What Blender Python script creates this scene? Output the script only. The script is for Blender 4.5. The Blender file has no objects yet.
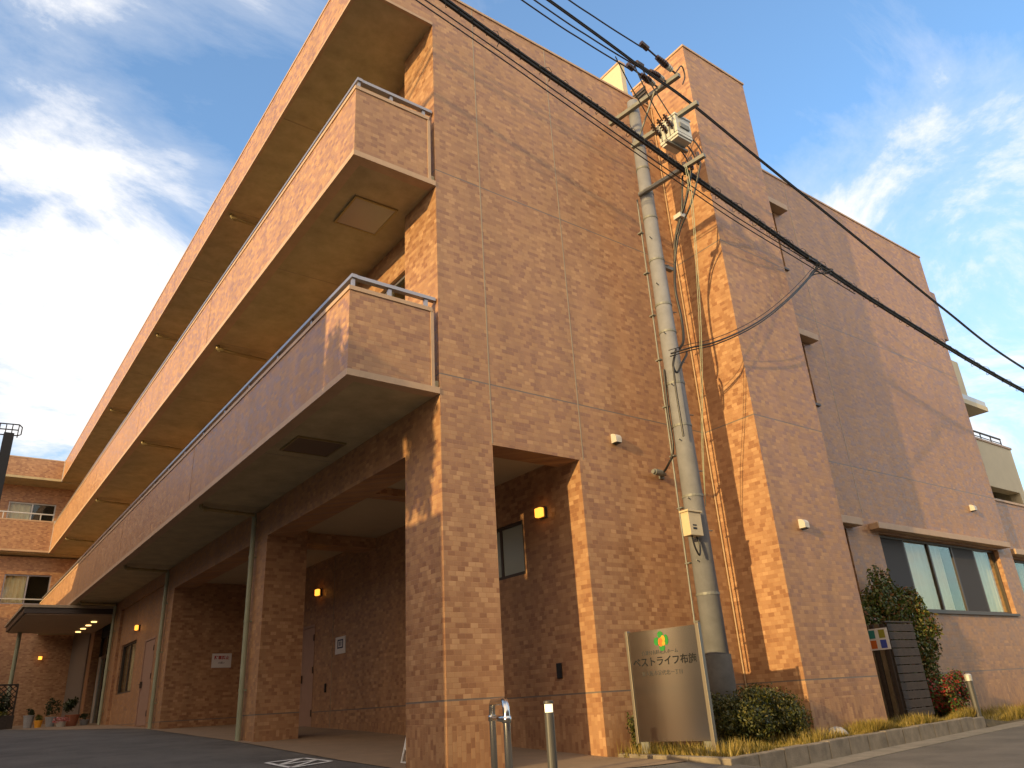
import bpy, math, random
from mathutils import Vector, Matrix
import numpy as np
random.seed(7); rng = np.random.default_rng(7)
S = bpy.context.scene
COL = S.collection

# ------------------------------------------------------------------ camera
CAM = Vector((-4.85, -7.92, 0.70))
a, b, c = 0.65286837, 0.3991596, -0.06158856
f = Vector((math.sin(a)*math.cos(b), math.cos(a)*math.cos(b), math.sin(b)))
r0 = Vector((math.cos(a), -math.sin(a), 0)); u0 = r0.cross(f)
r1 = r0*math.cos(c) + u0*math.sin(c); u1 = -r0*math.sin(c) + u0*math.cos(c)
cd = bpy.data.cameras.new('camera'); cam = bpy.data.objects.new('camera', cd); COL.objects.link(cam)
cd.sensor_width = 36; cd.lens = 755.57/1024*36; cd.clip_start = 0.05; cd.clip_end = 2000
cam.matrix_world = Matrix(((r1.x, u1.x, -f.x, CAM.x), (r1.y, u1.y, -f.y, CAM.y), (r1.z, u1.z, -f.z, CAM.z), (0, 0, 0, 1)))
S.camera = cam

# ------------------------------------------------------------------ light
SUN_DIR = Vector((1.0, 0.2, -0.2)).normalized()          # the way the light travels
EL = math.asin(-SUN_DIR.z)
sd = bpy.data.lights.new('sun', 'SUN'); sun = bpy.data.objects.new('sun', sd); COL.objects.link(sun)
sd.energy = 3.9; sd.angle = math.radians(0.5); sd.color = (1.0, 0.70, 0.31)
sun.rotation_euler = SUN_DIR.to_track_quat('-Z', 'Y').to_euler(); sun.location = (-30, -6, 20)
S.view_settings.view_transform = 'Standard'; S.view_settings.look = 'None'
S.view_settings.exposure = 0.33; S.view_settings.gamma = 1; S.view_settings.use_curve_mapping = False

W = bpy.data.worlds.new('World'); S.world = W; W.use_nodes = True
def build_world():
    nt = W.node_tree; N = nt.nodes; L = nt.links; N.clear()
    out = N.new('ShaderNodeOutputWorld'); bg = N.new('ShaderNodeBackground'); bg.inputs['Strength'].default_value = 0.13
    sky = N.new('ShaderNodeTexSky'); sky.sky_type = 'NISHITA'; sky.sun_disc = False
    sky.sun_elevation = EL; sky.sun_rotation = math.atan2(-SUN_DIR.x, -SUN_DIR.y); sky.air_density = 1.0; sky.dust_density = 0.4; sky.ozone_density = 2.0
    tc = N.new('ShaderNodeTexCoord')
    def math_(op, x, y=None, clamp=False):
        n = N.new('ShaderNodeMath'); n.operation = op; n.use_clamp = clamp
        for i, v in enumerate((x, y)):
            if v is None: continue
            if isinstance(v, (int, float)): n.inputs[i].default_value = v
            else: L.new(v, n.inputs[i])
        return n.outputs[0]
    sep = N.new('ShaderNodeSeparateXYZ'); L.new(tc.outputs['Generated'], sep.inputs[0])
    den = math_('ADD', math_('MAXIMUM', sep.outputs[2], 0.0), 0.30)
    comb = N.new('ShaderNodeCombineXYZ')
    L.new(math_('DIVIDE', sep.outputs[0], den), comb.inputs[0]); L.new(math_('DIVIDE', sep.outputs[1], den), comb.inputs[1])
    mp = N.new('ShaderNodeMapping'); mp.inputs['Rotation'].default_value = (0, 0, math.radians(35)); mp.inputs['Scale'].default_value = (1.0, 1.45, 1); mp.inputs['Location'].default_value = (3.1, 1.7, 0)
    L.new(comb.outputs[0], mp.inputs[0])
    n1 = N.new('ShaderNodeTexNoise'); n1.inputs['Scale'].default_value = 2.7; n1.inputs['Detail'].default_value = 10; n1.inputs['Roughness'].default_value = 0.64; n1.inputs['Distortion'].default_value = 0.5
    L.new(mp.outputs[0], n1.inputs['Vector'])
    v = n1.outputs[0]
    # cloud banks and clear patches, each a direction in the sky; wide west and south banks unseen, added to light the walls
    for d, w, k in [((.09, .85, .52), .025, .15), ((.10, .93, .34), .04, .13), ((.02, .92, .40), .01, .09), ((.06, .73, .68), .08, .06), ((.79, .295, .538), .035, .17), ((-.9, -.15, .6), .4, .28), ((.15, -.8, .56), .5, .42),
                    ((.87, .26, .41), .035, .05), ((.91, .25, .30), .06, .04), ((.24, .76, .60), .035, -.14), ((.47, .48, .74), .16, -.10), ((.0, .89, .465), .012, -.10), ((.80, .20, .58), .05, -.10), ((.76, .40, .50), .05, -.08)]:
        dp = N.new('ShaderNodeVectorMath'); dp.operation = 'DOT_PRODUCT'; nv = Vector(d).normalized()
        nrm = N.new('ShaderNodeVectorMath'); nrm.operation = 'NORMALIZE'; L.new(tc.outputs['Generated'], nrm.inputs[0])
        L.new(nrm.outputs[0], dp.inputs[0]); dp.inputs[1].default_value = nv
        mr = N.new('ShaderNodeMapRange'); mr.interpolation_type = 'SMOOTHSTEP'
        mr.inputs['From Min'].default_value = 1 - w; mr.inputs['From Max'].default_value = 1.0; mr.inputs['To Min'].default_value = 0; mr.inputs['To Max'].default_value = k
        L.new(dp.outputs['Value'], mr.inputs['Value'])
        v = math_('ADD', v, mr.outputs[0])
    ramp = N.new('ShaderNodeValToRGB'); e = ramp.color_ramp.elements
    e[0].position = .40; e[0].color = (.07, .07, .07, 1); e[1].position = .70; e[1].color = (1, 1, 1, 1)
    m = ramp.color_ramp.elements.new(.565); m.color = (.30, .30, .30, 1)
    L.new(v, ramp.inputs[0])
    tint = N.new('ShaderNodeMixRGB'); tint.blend_type = 'MULTIPLY'; tint.inputs[0].default_value = 1; tint.inputs[2].default_value = (1.3, 1.78, 2.05, 1)
    L.new(sky.outputs[0], tint.inputs[1])
    hz = N.new('ShaderNodeMapRange'); hz.inputs['From Min'].default_value = .0; hz.inputs['From Max'].default_value = .45; L.new(sep.outputs[2], hz.inputs['Value'])
    tm = N.new('ShaderNodeMixRGB'); tm.inputs[1].default_value = (1.35, 1.35, 1.35, 1); tm.inputs[2].default_value = (1.45, 2.05, 2.40, 1); L.new(hz.outputs[0], tm.inputs[0]); L.new(tm.outputs[0], tint.inputs[2])
    mix = N.new('ShaderNodeMixRGB'); L.new(ramp.outputs[0], mix.inputs[0]); L.new(tint.outputs[0], mix.inputs[1])
    # clouds near the sun are lit through and shine brighter and warmer, boosted here to add soft light on the west walls
    sdot = N.new('ShaderNodeVectorMath'); sdot.operation = 'DOT_PRODUCT'; L.new(nrm.outputs[0], sdot.inputs[0]); sdot.inputs[1].default_value = -SUN_DIR
    gl = N.new('ShaderNodeMapRange'); gl.interpolation_type = 'SMOOTHSTEP'; gl.inputs['From Min'].default_value = .2; gl.inputs['From Max'].default_value = 1; L.new(sdot.outputs['Value'], gl.inputs['Value'])
    cc = N.new('ShaderNodeMixRGB'); cc.inputs[1].default_value = (7.0, 6.9, 6.9, 1); cc.inputs[2].default_value = (12.5, 9.4, 6.8, 1); L.new(gl.outputs[0], cc.inputs[0])
    L.new(cc.outputs[0], mix.inputs[2])
    L.new(mix.outputs[0], bg.inputs['Color']); L.new(bg.outputs[0], out.inputs['Surface'])
build_world()

# ------------------------------------------------------------------ materials
def mat(name, col, rough=.6, metal=0, noise=0, nscale=6, bump=0, bscale=60, emit=None, espec=None, coat=0):
    m = bpy.data.materials.new(name); m.use_nodes = True; nt = m.node_tree; N = nt.nodes; L = nt.links
    p = N['Principled BSDF']; p.inputs['Base Color'].default_value = (*col, 1); p.inputs['Roughness'].default_value = rough; p.inputs['Metallic'].default_value = metal
    g = N.new('ShaderNodeNewGeometry')
    if noise:
        n = N.new('ShaderNodeTexNoise'); n.inputs['Scale'].default_value = nscale; n.inputs['Detail'].default_value = 8; n.inputs['Roughness'].default_value = .65
        L.new(g.outputs['Position'], n.inputs['Vector'])
        mr = N.new('ShaderNodeMapRange'); mr.inputs['From Min'].default_value = .3; mr.inputs['From Max'].default_value = .7
        mr.inputs['To Min'].default_value = 1 - noise; mr.inputs['To Max'].default_value = 1 + noise
        L.new(n.outputs[0], mr.inputs[0])
        mx = N.new('ShaderNodeVectorMath'); mx.operation = 'SCALE'; mx.inputs[0].default_value = col; L.new(mr.outputs[0], mx.inputs['Scale'])
        L.new(mx.outputs[0], p.inputs['Base Color'])
    if bump:
        n = N.new('ShaderNodeTexNoise'); n.inputs['Scale'].default_value = bscale; n.inputs['Detail'].default_value = 6
        L.new(g.outputs['Position'], n.inputs['Vector'])
        bp = N.new('ShaderNodeBump'); bp.inputs['Strength'].default_value = bump; bp.inputs['Distance'].default_value = .02
        L.new(n.outputs[0], bp.inputs['Height']); L.new(bp.outputs[0], p.inputs['Normal'])
    if emit:
        p.inputs['Emission Color'].default_value = (*emit[0], 1); p.inputs['Emission Strength'].default_value = emit[1]
    return m

def tile_material(name='glazed_tile', TW=.108, TH=.0605, soldier=.50, z_joints=(.77, 4.82, 8.19)):
    m = bpy.data.materials.new(name); m.use_nodes = True; nt = m.node_tree; N = nt.nodes; L = nt.links
    p = N['Principled BSDF']
    def M(op, *xs, clamp=False):
        n = N.new('ShaderNodeMath'); n.operation = op; n.use_clamp = clamp
        for i, v in enumerate(xs):
            if isinstance(v, (int, float)): n.inputs[i].default_value = v
            else: L.new(v, n.inputs[i])
        return n.outputs[0]
    g = N.new('ShaderNodeNewGeometry'); s = N.new('ShaderNodeSeparateXYZ'); L.new(g.outputs['Position'], s.inputs[0])
    u = M('ADD', M('ADD', s.outputs[0], s.outputs[1]), 100.0); z = M('ADD', s.outputs[2], 10.0)
    low = M('LESS_THAN', s.outputs[2], soldier)
    # soldier course near the ground: tiles stand on end
    U = M('ADD', M('MULTIPLY', z, low), M('MULTIPLY', u, M('SUBTRACT', 1.0, low)))
    V = M('ADD', M('MULTIPLY', u, low), M('MULTIPLY', z, M('SUBTRACT', 1.0, low)))
    row = M('FLOOR', M('DIVIDE', V, TH))
    wn0 = N.new('ShaderNodeTexWhiteNoise'); wn0.noise_dimensions = '1D'; L.new(row, wn0.inputs['W'])
    off = M('ADD', M('MULTIPLY', M('MODULO', row, 2.0), .5), M('MULTIPLY', M('FLOOR', M('MULTIPLY', wn0.outputs['Value'], 2.0)), .25))
    uu = M('ADD', M('DIVIDE', U, TW), off); colm = M('FLOOR', uu)
    cb = N.new('ShaderNodeCombineXYZ'); L.new(colm, cb.inputs[0]); L.new(row, cb.inputs[1])
    wn = N.new('ShaderNodeTexWhiteNoise'); wn.noise_dimensions = '2D'; L.new(cb.outputs[0], wn.inputs['Vector'])
    rp = N.new('ShaderNodeValToRGB'); rp.color_ramp.interpolation = 'CONSTANT'; els = rp.color_ramp.elements
    cols = [(0, (.305, .153, .078)), (.24, (.356, .188, .094)), (.44, (.402, .222, .111)), (.63, (.444, .254, .127)), (.82, (.495, .292, .150))]
    els[0].position = 0; els[0].color = (*cols[0][1], 1); els[1].position = cols[1][0]; els[1].color = (*cols[1][1], 1)
    for q, cc in cols[2:]:
        e = els.new(q); e.color = (*cc, 1)
    cl = N.new('ShaderNodeTexNoise'); cl.inputs['Scale'].default_value = 1.0; cl.inputs['Detail'].default_value = 3; cl.inputs['Roughness'].default_value = .7
    cb2 = N.new('ShaderNodeCombineXYZ'); L.new(M('MULTIPLY', M('FLOOR', M('MULTIPLY', colm, .5)), .55), cb2.inputs[0]); L.new(M('MULTIPLY', row, .45), cb2.inputs[1]); L.new(cb2.outputs[0], cl.inputs['Vector'])
    clr = N.new('ShaderNodeMapRange'); clr.inputs['From Min'].default_value = .30; clr.inputs['From Max'].default_value = .70; L.new(cl.outputs[0], clr.inputs[0])
    L.new(M('ADD', M('MULTIPLY', wn.outputs['Value'], .74), M('MULTIPLY', clr.outputs[0], .26)), rp.inputs[0])
    # mortar
    fu = M('FRACT', uu); fv = M('FRACT', M('DIVIDE', V, TH))
    du = M('MULTIPLY', M('MINIMUM', fu, M('SUBTRACT', 1.0, fu)), TW); dv = M('MULTIPLY', M('MINIMUM', fv, M('SUBTRACT', 1.0, fv)), TH)
    dm = M('MINIMUM', du, dv); mort = M('LESS_THAN', dm, .0028)
    mx = N.new('ShaderNodeMixRGB'); L.new(mort, mx.inputs[0]); L.new(rp.outputs[0], mx.inputs[1]); mx.inputs[2].default_value = (.40, .205, .095, 1)
    last = mx.outputs[0]
    for zj in z_joints:
        j = M('LESS_THAN', M('ABSOLUTE', M('SUBTRACT', s.outputs[2], zj)), .010)
        m2 = N.new('ShaderNodeMixRGB'); L.new(j, m2.inputs[0]); L.new(last, m2.inputs[1]); m2.inputs[2].default_value = (.19, .15, .12, 1); last = m2.outputs[0]
    # large-scale weathering with a shape of its own
    nz = N.new('ShaderNodeTexNoise'); nz.inputs['Scale'].default_value = .9; nz.inputs['Detail'].default_value = 9; nz.inputs['Roughness'].default_value = .6
    mpz = N.new('ShaderNodeMapping'); mpz.inputs['Scale'].default_value = (2.6, 2.6, .22); L.new(g.outputs['Position'], mpz.inputs[0]); L.new(mpz.outputs[0], nz.inputs['Vector'])
    mr = N.new('ShaderNodeMapRange'); mr.inputs['From Min'].default_value = .3; mr.inputs['From Max'].default_value = .7; mr.inputs['To Min'].default_value = .86; mr.inputs['To Max'].default_value = 1.1
    L.new(nz.outputs[0], mr.inputs[0])
    sc = N.new('ShaderNodeVectorMath'); sc.operation = 'SCALE'; L.new(last, sc.inputs[0]); L.new(mr.outputs[0], sc.inputs['Scale'])
    L.new(sc.outputs[0], p.inputs['Base Color'])
    rg = N.new('ShaderNodeMapRange'); rg.inputs['To Min'].default_value = .38; rg.inputs['To Max'].default_value = .62; L.new(wn.outputs['Value'], rg.inputs[0]); L.new(rg.outputs[0], p.inputs['Roughness'])
    # relief: mortar groove, small unevenness of each tile
    n2 = N.new('ShaderNodeTexNoise'); n2.inputs['Scale'].default_value = 14; n2.inputs['Detail'].default_value = 3; L.new(g.outputs['Position'], n2.inputs['Vector'])
    h = M('ADD', M('MULTIPLY', M('MINIMUM', dm, .005), 1.0), M('ADD', M('MULTIPLY', n2.outputs[0], .006), M('MULTIPLY', wn.outputs['Value'], .0015)))
    bp = N.new('ShaderNodeBump'); bp.inputs['Strength'].default_value = .30; bp.inputs['Distance'].default_value = 1.0
    L.new(h, bp.inputs['Height']); L.new(bp.outputs[0], p.inputs['Normal'])
    return m

def glass_material():
    m = bpy.data.materials.new('window_glass'); m.use_nodes = True; nt = m.node_tree; N = nt.nodes; L = nt.links
    N.remove(N['Principled BSDF']); o = [n for n in N if n.type == 'OUTPUT_MATERIAL'][0]
    t = N.new('ShaderNodeBsdfTransparent'); t.inputs[0].default_value = (.92, .92, .85, 1)
    gl = N.new('ShaderNodeBsdfGlossy'); gl.inputs['Roughness'].default_value = .03; gl.inputs[0].default_value = (.9, .95, .95, 1)
    fr = N.new('ShaderNodeFresnel'); fr.inputs[0].default_value = 1.5
    ad = N.new('ShaderNodeMath'); ad.operation = 'MULTIPLY_ADD'; ad.inputs[1].default_value = .30; ad.inputs[2].default_value = .02; ad.use_clamp = True; L.new(fr.outputs[0], ad.inputs[0])
    mx = N.new('ShaderNodeMixShader'); L.new(ad.outputs[0], mx.inputs[0]); L.new(t.outputs[0], mx.inputs[1]); L.new(gl.outputs[0], mx.inputs[2]); L.new(mx.outputs[0], o.inputs[0])
    return m

def leaf_material(name, cols, transl=.25):
    m = bpy.data.materials.new(name); m.use_nodes = True; nt = m.node_tree; N = nt.nodes; L = nt.links
    p = N['Principled BSDF']; p.inputs['Roughness'].default_value = .5
    g = N.new('ShaderNodeNewGeometry')
    rp = N.new('ShaderNodeValToRGB'); els = rp.color_ramp.elements
    els[0].position = 0; els[0].color = (*cols[0], 1); els[1].position = 1; els[1].color = (*cols[-1], 1)
    for i, cc in enumerate(cols[1:-1]):
        e = els.new((i+1)/(len(cols)-1)); e.color = (*cc, 1)
    L.new(g.outputs['Random Per Island'], rp.inputs[0]); L.new(rp.outputs[0], p.inputs['Base Color'])
    o = [n for n in N if n.type == 'OUTPUT_MATERIAL'][0]
    tr = N.new('ShaderNodeBsdfTranslucent'); L.new(rp.outputs[0], tr.inputs[0])
    mx = N.new('ShaderNodeMixShader'); mx.inputs[0].default_value = transl; L.new(p.outputs[0], mx.inputs[1]); L.new(tr.outputs[0], mx.inputs[2]); L.new(mx.outputs[0], o.inputs[0])
    return m

def asphalt_material(name, col):
    m = mat(name, col, .85, noise=.30, nscale=1.3, bump=.6, bscale=160); nt = m.node_tree; N = nt.nodes; L = nt.links
    p = N['Principled BSDF']; g = N.new('ShaderNodeNewGeometry'); v = N.new('ShaderNodeTexVoronoi'); v.inputs['Scale'].default_value = 90; L.new(g.outputs['Position'], v.inputs['Vector'])
    src = p.inputs['Base Color'].links[0].from_socket
    mx = N.new('ShaderNodeMixRGB'); mx.blend_type = 'MULTIPLY'; mx.inputs[0].default_value = .45; L.new(src, mx.inputs[1]); L.new(v.outputs['Color'], mx.inputs[2])
    bw = N.new('ShaderNodeRGBToBW'); L.new(v.outputs['Color'], bw.inputs[0]); mr = N.new('ShaderNodeMapRange'); mr.inputs['To Min'].default_value = .6; mr.inputs['To Max'].default_value = 1.5
    L.new(bw.outputs[0], mr.inputs[0]); L.new(mr.outputs[0], mx.inputs[2]); L.new(mx.outputs[0], p.inputs['Base Color'])
    return m

def brushed_material():
    m = mat('brushed_steel', (.50, .48, .475), .17, 1.0); nt = m.node_tree; N = nt.nodes; L = nt.links; p = N['Principled BSDF']
    g = N.new('ShaderNodeNewGeometry'); mp = N.new('ShaderNodeMapping'); mp.inputs['Scale'].default_value = (60, 60, 1.2); L.new(g.outputs['Position'], mp.inputs[0])
    n = N.new('ShaderNodeTexNoise'); n.inputs['Scale'].default_value = 4; n.inputs['Detail'].default_value = 5; L.new(mp.outputs[0], n.inputs['Vector'])
    mr = N.new('ShaderNodeMapRange'); mr.inputs['To Min'].default_value = .13; mr.inputs['To Max'].default_value = .21; L.new(n.outputs[0], mr.inputs[0]); L.new(mr.outputs[0], p.inputs['Roughness'])
    p.inputs['Anisotropic'].default_value = .6
    return m

TILE = tile_material(); TILE_PLAIN = tile_material('glazed_tile_plain', z_joints=(), soldier=-5)
TRIM = mat('cream_trim', (.49, .335, .205), .55, noise=.10, nscale=5)
COPE = mat('coping_metal', (.34, .27, .18), .45, noise=.12, nscale=4)
SOFF = mat('soffit_paint', (.46, .385, .225), .8, noise=.20, nscale=2.6, bump=.1, bscale=90)
CEIL = mat('porch_ceiling_paint', (.50, .42, .28), .85, noise=.06, nscale=1.5)
ALU = mat('grey_aluminium', (.36, .34, .35), .38, .7)
ALUB = mat('bronze_aluminium', (.075, .056, .042), .45, .15)
ALUW = mat('pale_aluminium', (.55, .54, .50), .4, .3)
GLASS = glass_material()
CURT = mat('curtain_cloth', (.82, .74, .56), .9, noise=.08, nscale=9)
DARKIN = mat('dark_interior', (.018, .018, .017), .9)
SCREEN = mat('insect_screen', (.045, .04, .038), .7)
PIPE = mat('pale_green_pipe', (.34, .36, .24), .5, noise=.1, nscale=3)
FROST = mat('frosted_glass', (.42, .46, .38), .25)
HATCH = mat('hatch_panel', (.17, .12, .08), .5)
PIPEB = mat('tan_pipe', (.40, .26, .14), .5)
BRASS = mat('bronze_pipe', (.34, .27, .13), .4, .4)
DOORG = mat('grey_door_paint', (.20, .175, .155), .5)
DOORP = mat('pink_door_paint', (.36, .22, .155), .5, noise=.05)
BLACK = mat('black_plastic', (.012, .012, .012), .5)
CABLE = mat('black_cable', (.010, .010, .011), .45)
GALV = mat('galvanised_steel', (.22, .225, .205), .6, .35, noise=.15, nscale=10)
CONC = mat('pole_concrete', (.215, .22, .235), .75, noise=.14, nscale=5, bump=.15, bscale=120)
STEELP = mat('dark_pole_cover', (.085, .08, .07), .9, noise=.25, nscale=6)
KERBM = mat('kerb_concrete', (.25, .21, .155), .9, noise=.32, nscale=5, bump=.5, bscale=70)
GUTT = mat('gutter_concrete', (.23, .20, .155), .9, noise=.25, nscale=4, bump=.3, bscale=80)
PAVE = mat('porch_concrete', (.26, .185, .12), .85, noise=.12, nscale=2.5, bump=.2, bscale=120)
ASPH = asphalt_material('driveway_asphalt', (.115, .108, .098))
ROAD = asphalt_material('road_asphalt', (.135, .122, .105))
SOIL = mat('soil', (.10, .075, .035), .95, noise=.4, nscale=7, bump=.6, bscale=40)
WHITE = mat('white_paint', (.72, .72, .70), .7, noise=.18, nscale=14)
PAPER = mat('paper_white', (.72, .68, .64), .8)
SIGNINK = mat('sign_ink', (.006, .006, .006), .85); SIGNGREY = mat('sign_grey_ink', (.05, .047, .045), .8)
RED = mat('red_ink', (.42, .03, .035), .7); INK = mat('dark_ink', (.02, .02, .02), .6); BLUE = mat('grey_blue_ink', (.10, .11, .16), .7)
GREEN = mat('leaf_green_paint', (.02, .24, .035), .5); ORANGE = mat('orange_paint', (.85, .16, .02), .5); YELO = mat('amber_paint', (.80, .36, .03), .5)
BRUSH = brushed_material(); FRAME = mat('frame_steel', (.24, .21, .17), .45, .6)
STEEL = mat('polished_steel', (.62, .60, .56), .2, 1.0)
BOLG = mat('bollard_grey', (.10, .098, .095), .45, .3)
LENS = mat('lamp_lens', (.9, .85, .7), .2, emit=((1, .78, .45), 1.2))
LAMP = mat('orange_lamp_glow', (.8, .4, .08), .4, emit=((1.0, .36, .04), 1.9))
DOWNL = mat('downlight_glow', (.9, .7, .4), .4, emit=((1.0, .62, .22), 2.2))
CREAM = mat('cream_render', (.58, .51, .35), .8, noise=.06, nscale=2)
VENT = mat('vent_cream', (.55, .52, .46), .45, noise=.08)
TRANS = mat('transformer_paint', (.56, .57, .52), .45, noise=.10, nscale=8)
PORC = mat('brown_porcelain', (.05, .03, .025), .25)
BOXM = mat('beige_box_paint', (.58, .48, .30), .55, noise=.08)
WOOD = mat('dark_stained_wood', (.045, .030, .020), .7, noise=.35, nscale=16, bump=.3, bscale=50)
WOODL = mat('weathered_wood', (.15, .105, .055), .75, noise=.3, nscale=18, bump=.3, bscale=50)
STONE = mat('pale_stone', (.33, .32, .31), .8, noise=.15, nscale=14, bump=.4, bscale=30)
TERRA = mat('terracotta', (.28, .10, .05), .8, noise=.15)
BARK = mat('bark', (.06, .042, .028), .9, noise=.3, nscale=20, bump=.5, bscale=40)
RENDERW = mat('neighbour_render', (.27, .24, .21), .85, noise=.1)
ROOFT = mat('neighbour_roof', (.07, .07, .075), .7, noise=.2)
HEDGE = leaf_material('hedge_leaves', [(.025, .035, .007), (.055, .070, .012), (.115, .115, .022), (.16, .13, .025)])
PHOT = leaf_material('photinia_leaves', [(.025, .045, .010), (.06, .095, .015), (.13, .16, .025), (.17, .15, .03), (.24, .08, .025)])
REDL = leaf_material('red_leaves', [(.025, .06, .012), (.05, .11, .02), (.09, .15, .025), (.30, .03, .025), (.42, .035, .03)])
POTL = leaf_material('pot_leaves', [(.015, .025, .008), (.035, .05, .015), (.06, .07, .02)])
FLOWL = leaf_material('yellow_flowers', [(.05, .06, .012), (.10, .10, .015), (.28, .22, .02)])
PINKF = leaf_material('pink_flowers', [(.6, .06, .07), (.7, .55, .5), (.5, .02, .03)])
GRASSM = leaf_material('dry_grass', [(.16, .15, .025), (.32, .25, .05), (.46, .34, .085), (.52, .38, .12)], .35)
TREEL = leaf_material('tree_leaves', [(.02, .035, .01), (.05, .07, .015), (.08, .09, .02)])

# ------------------------------------------------------------------ mesh helpers
class MB:
    def __init__(s): s.v = []; s.f = []; s.m = []; s.mats = []
    def mi(s, m):
        if m not in s.mats: s.mats.append(m)
        return s.mats.index(m)
    def face(s, pts, m):
        k = len(s.v); s.v += [tuple(p) for p in pts]; s.f.append(tuple(range(k, k+len(pts)))); s.m.append(s.mi(m)); return s
    def box(s, x0, x1, y0, y1, z0, z1, m, rot=None, bev=0):
        k = len(s.v)
        P = [(x, y, z) for z in (z0, z1) for (x, y) in ((x0, y0), (x1, y0), (x1, y1), (x0, y1))]
        if rot is not None: P = [tuple(rot @ Vector(p)) for p in P]
        s.v += P
        for q in ((3, 2, 1, 0), (4, 5, 6, 7), (0, 1, 5, 4), (1, 2, 6, 5), (2, 3, 7, 6), (3, 0, 4, 7)):
            s.f.append(tuple(k+i for i in q)); s.m.append(s.mi(m))
        return s
    def tube(s, pts, r, m, seg=8, cap=True, r2=None):
        pts = [Vector(p) for p in pts]; n = len(pts); k = len(s.v); mi = s.mi(m); up = None
        for i, p in enumerate(pts):
            t = (pts[min(i+1, n-1)] - pts[max(i-1, 0)]).normalized()
            if up is None:
                up = Vector((0, 0, 1)) if abs(t.z) < .9 else Vector((1, 0, 0))
            sx = t.cross(up).normalized(); up = sx.cross(t).normalized()
            rr = r if r2 is None else r + (r2-r)*i/(n-1)
            for j in range(seg):
                an = 2*math.pi*j/seg; s.v.append(tuple(p + (sx*math.cos(an) + up*math.sin(an))*rr))
        for i in range(n-1):
            for j in range(seg):
                s.f.append((k+i*seg+j, k+i*seg+(j+1) % seg, k+(i+1)*seg+(j+1) % seg, k+(i+1)*seg+j)); s.m.append(mi)
        if cap:
            s.f.append(tuple(k+j for j in range(seg))[::-1]); s.m.append(mi)
            s.f.append(tuple(k+(n-1)*seg+j for j in range(seg))); s.m.append(mi)
        return s
    def lathe(s, prof, m, cx=0, cy=0, seg=20):
        k = len(s.v); mi = s.mi(m); n = len(prof)
        for (r, z) in prof:
            for j in range(seg):
                an = 2*math.pi*j/seg; s.v.append((cx+r*math.cos(an), cy+r*math.sin(an), z))
        for i in range(n-1):
            for j in range(seg):
                s.f.append((k+i*seg+j, k+i*seg+(j+1) % seg, k+(i+1)*seg+(j+1) % seg, k+(i+1)*seg+j)); s.m.append(mi)
        s.f.append(tuple(k+j for j in range(seg))[::-1]); s.m.append(mi); s.f.append(tuple(k+(n-1)*seg+j for j in range(seg))); s.m.append(mi)
        return s
    def wall_y(s, x0, x1, y0, y1, z0, z1, holes, m):      # wall in an x-z plane, thickness y0..y1, with rectangular holes
        xs = sorted({x0, x1, *[h[0] for h in holes], *[h[1] for h in holes]}); zs = sorted({z0, z1, *[h[2] for h in holes], *[h[3] for h in holes]})
        for i in range(len(xs)-1):
            for j in range(len(zs)-1):
                cx, cz = (xs[i]+xs[i+1])/2, (zs[j]+zs[j+1])/2
                if any(h[0] < cx < h[1] and h[2] < cz < h[3] for h in holes): continue
                s.box(xs[i], xs[i+1], y0, y1, zs[j], zs[j+1], m)
        return s
    def wall_x(s, x0, x1, y0, y1, z0, z1, holes, m):
        ys = sorted({y0, y1, *[h[0] for h in holes], *[h[1] for h in holes]}); zs = sorted({z0, z1, *[h[2] for h in holes], *[h[3] for h in holes]})
        for i in range(len(ys)-1):
            for j in range(len(zs)-1):
                cy, cz = (ys[i]+ys[i+1])/2, (zs[j]+zs[j+1])/2
                if any(h[0] < cy < h[1] and h[2] < cz < h[3] for h in holes): continue
                s.box(x0, x1, ys[i], ys[i+1], zs[j], zs[j+1], m)
        return s
    def build(s, name, parent=None, smooth=False, loc=None, bevel=0):
        me = bpy.data.meshes.new(name); V = s.v
        if loc is not None: V = [(x-loc[0], y-loc[1], z-loc[2]) for x, y, z in V]
        me.from_pydata(V, [], s.f); 
        for m in s.mats: me.materials.append(m)
        me.polygons.foreach_set('material_index', s.m)
        if smooth: me.polygons.foreach_set('use_smooth', [True]*len(s.f))
        me.update()
        o = bpy.data.objects.new(name, me); COL.objects.link(o)
        if loc is not None: o.location = loc
        if parent is not None:
            o.parent = parent; off = Vector((0, 0, 0)); q = parent
            while q is not None: off += q.location; q = q.parent
            o.location = Vector(loc if loc is not None else (0, 0, 0)) - off
        if bevel:
            bm = o.modifiers.new('bevel', 'BEVEL'); bm.width = bevel; bm.segments = 2; bm.limit_method = 'ANGLE'
        return o
def tag(o, label, cat, group=None, kind=None):
    o['label'] = label; o['category'] = cat
    if group: o['group'] = group
    if kind: o['kind'] = kind
    return o
def thing(name, label, cat, loc=(0, 0, 0), group=None):
    o = bpy.data.objects.new(name, None); o.empty_display_size = .2; COL.objects.link(o); o.location = loc
    return tag(o, label, cat, group)
def struct(o): o['kind'] = 'structure'; return o
def catmull(pts, n=10):
    pts = [Vector(p) for p in pts]; out = []; q = [pts[0]*2-pts[1]] + pts + [pts[-1]*2-pts[-2]]
    for i in range(1, len(q)-2):
        for k in range(n):
            t = k/n; a_, b_, c_, d_ = q[i-1], q[i], q[i+1], q[i+2]
            out.append(.5*((2*b_)+(c_-a_)*t+(2*a_-5*b_+4*c_-d_)*t*t+(3*b_-a_-3*c_+d_)*t**3))
    out.append(pts[-1]); return out
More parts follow.
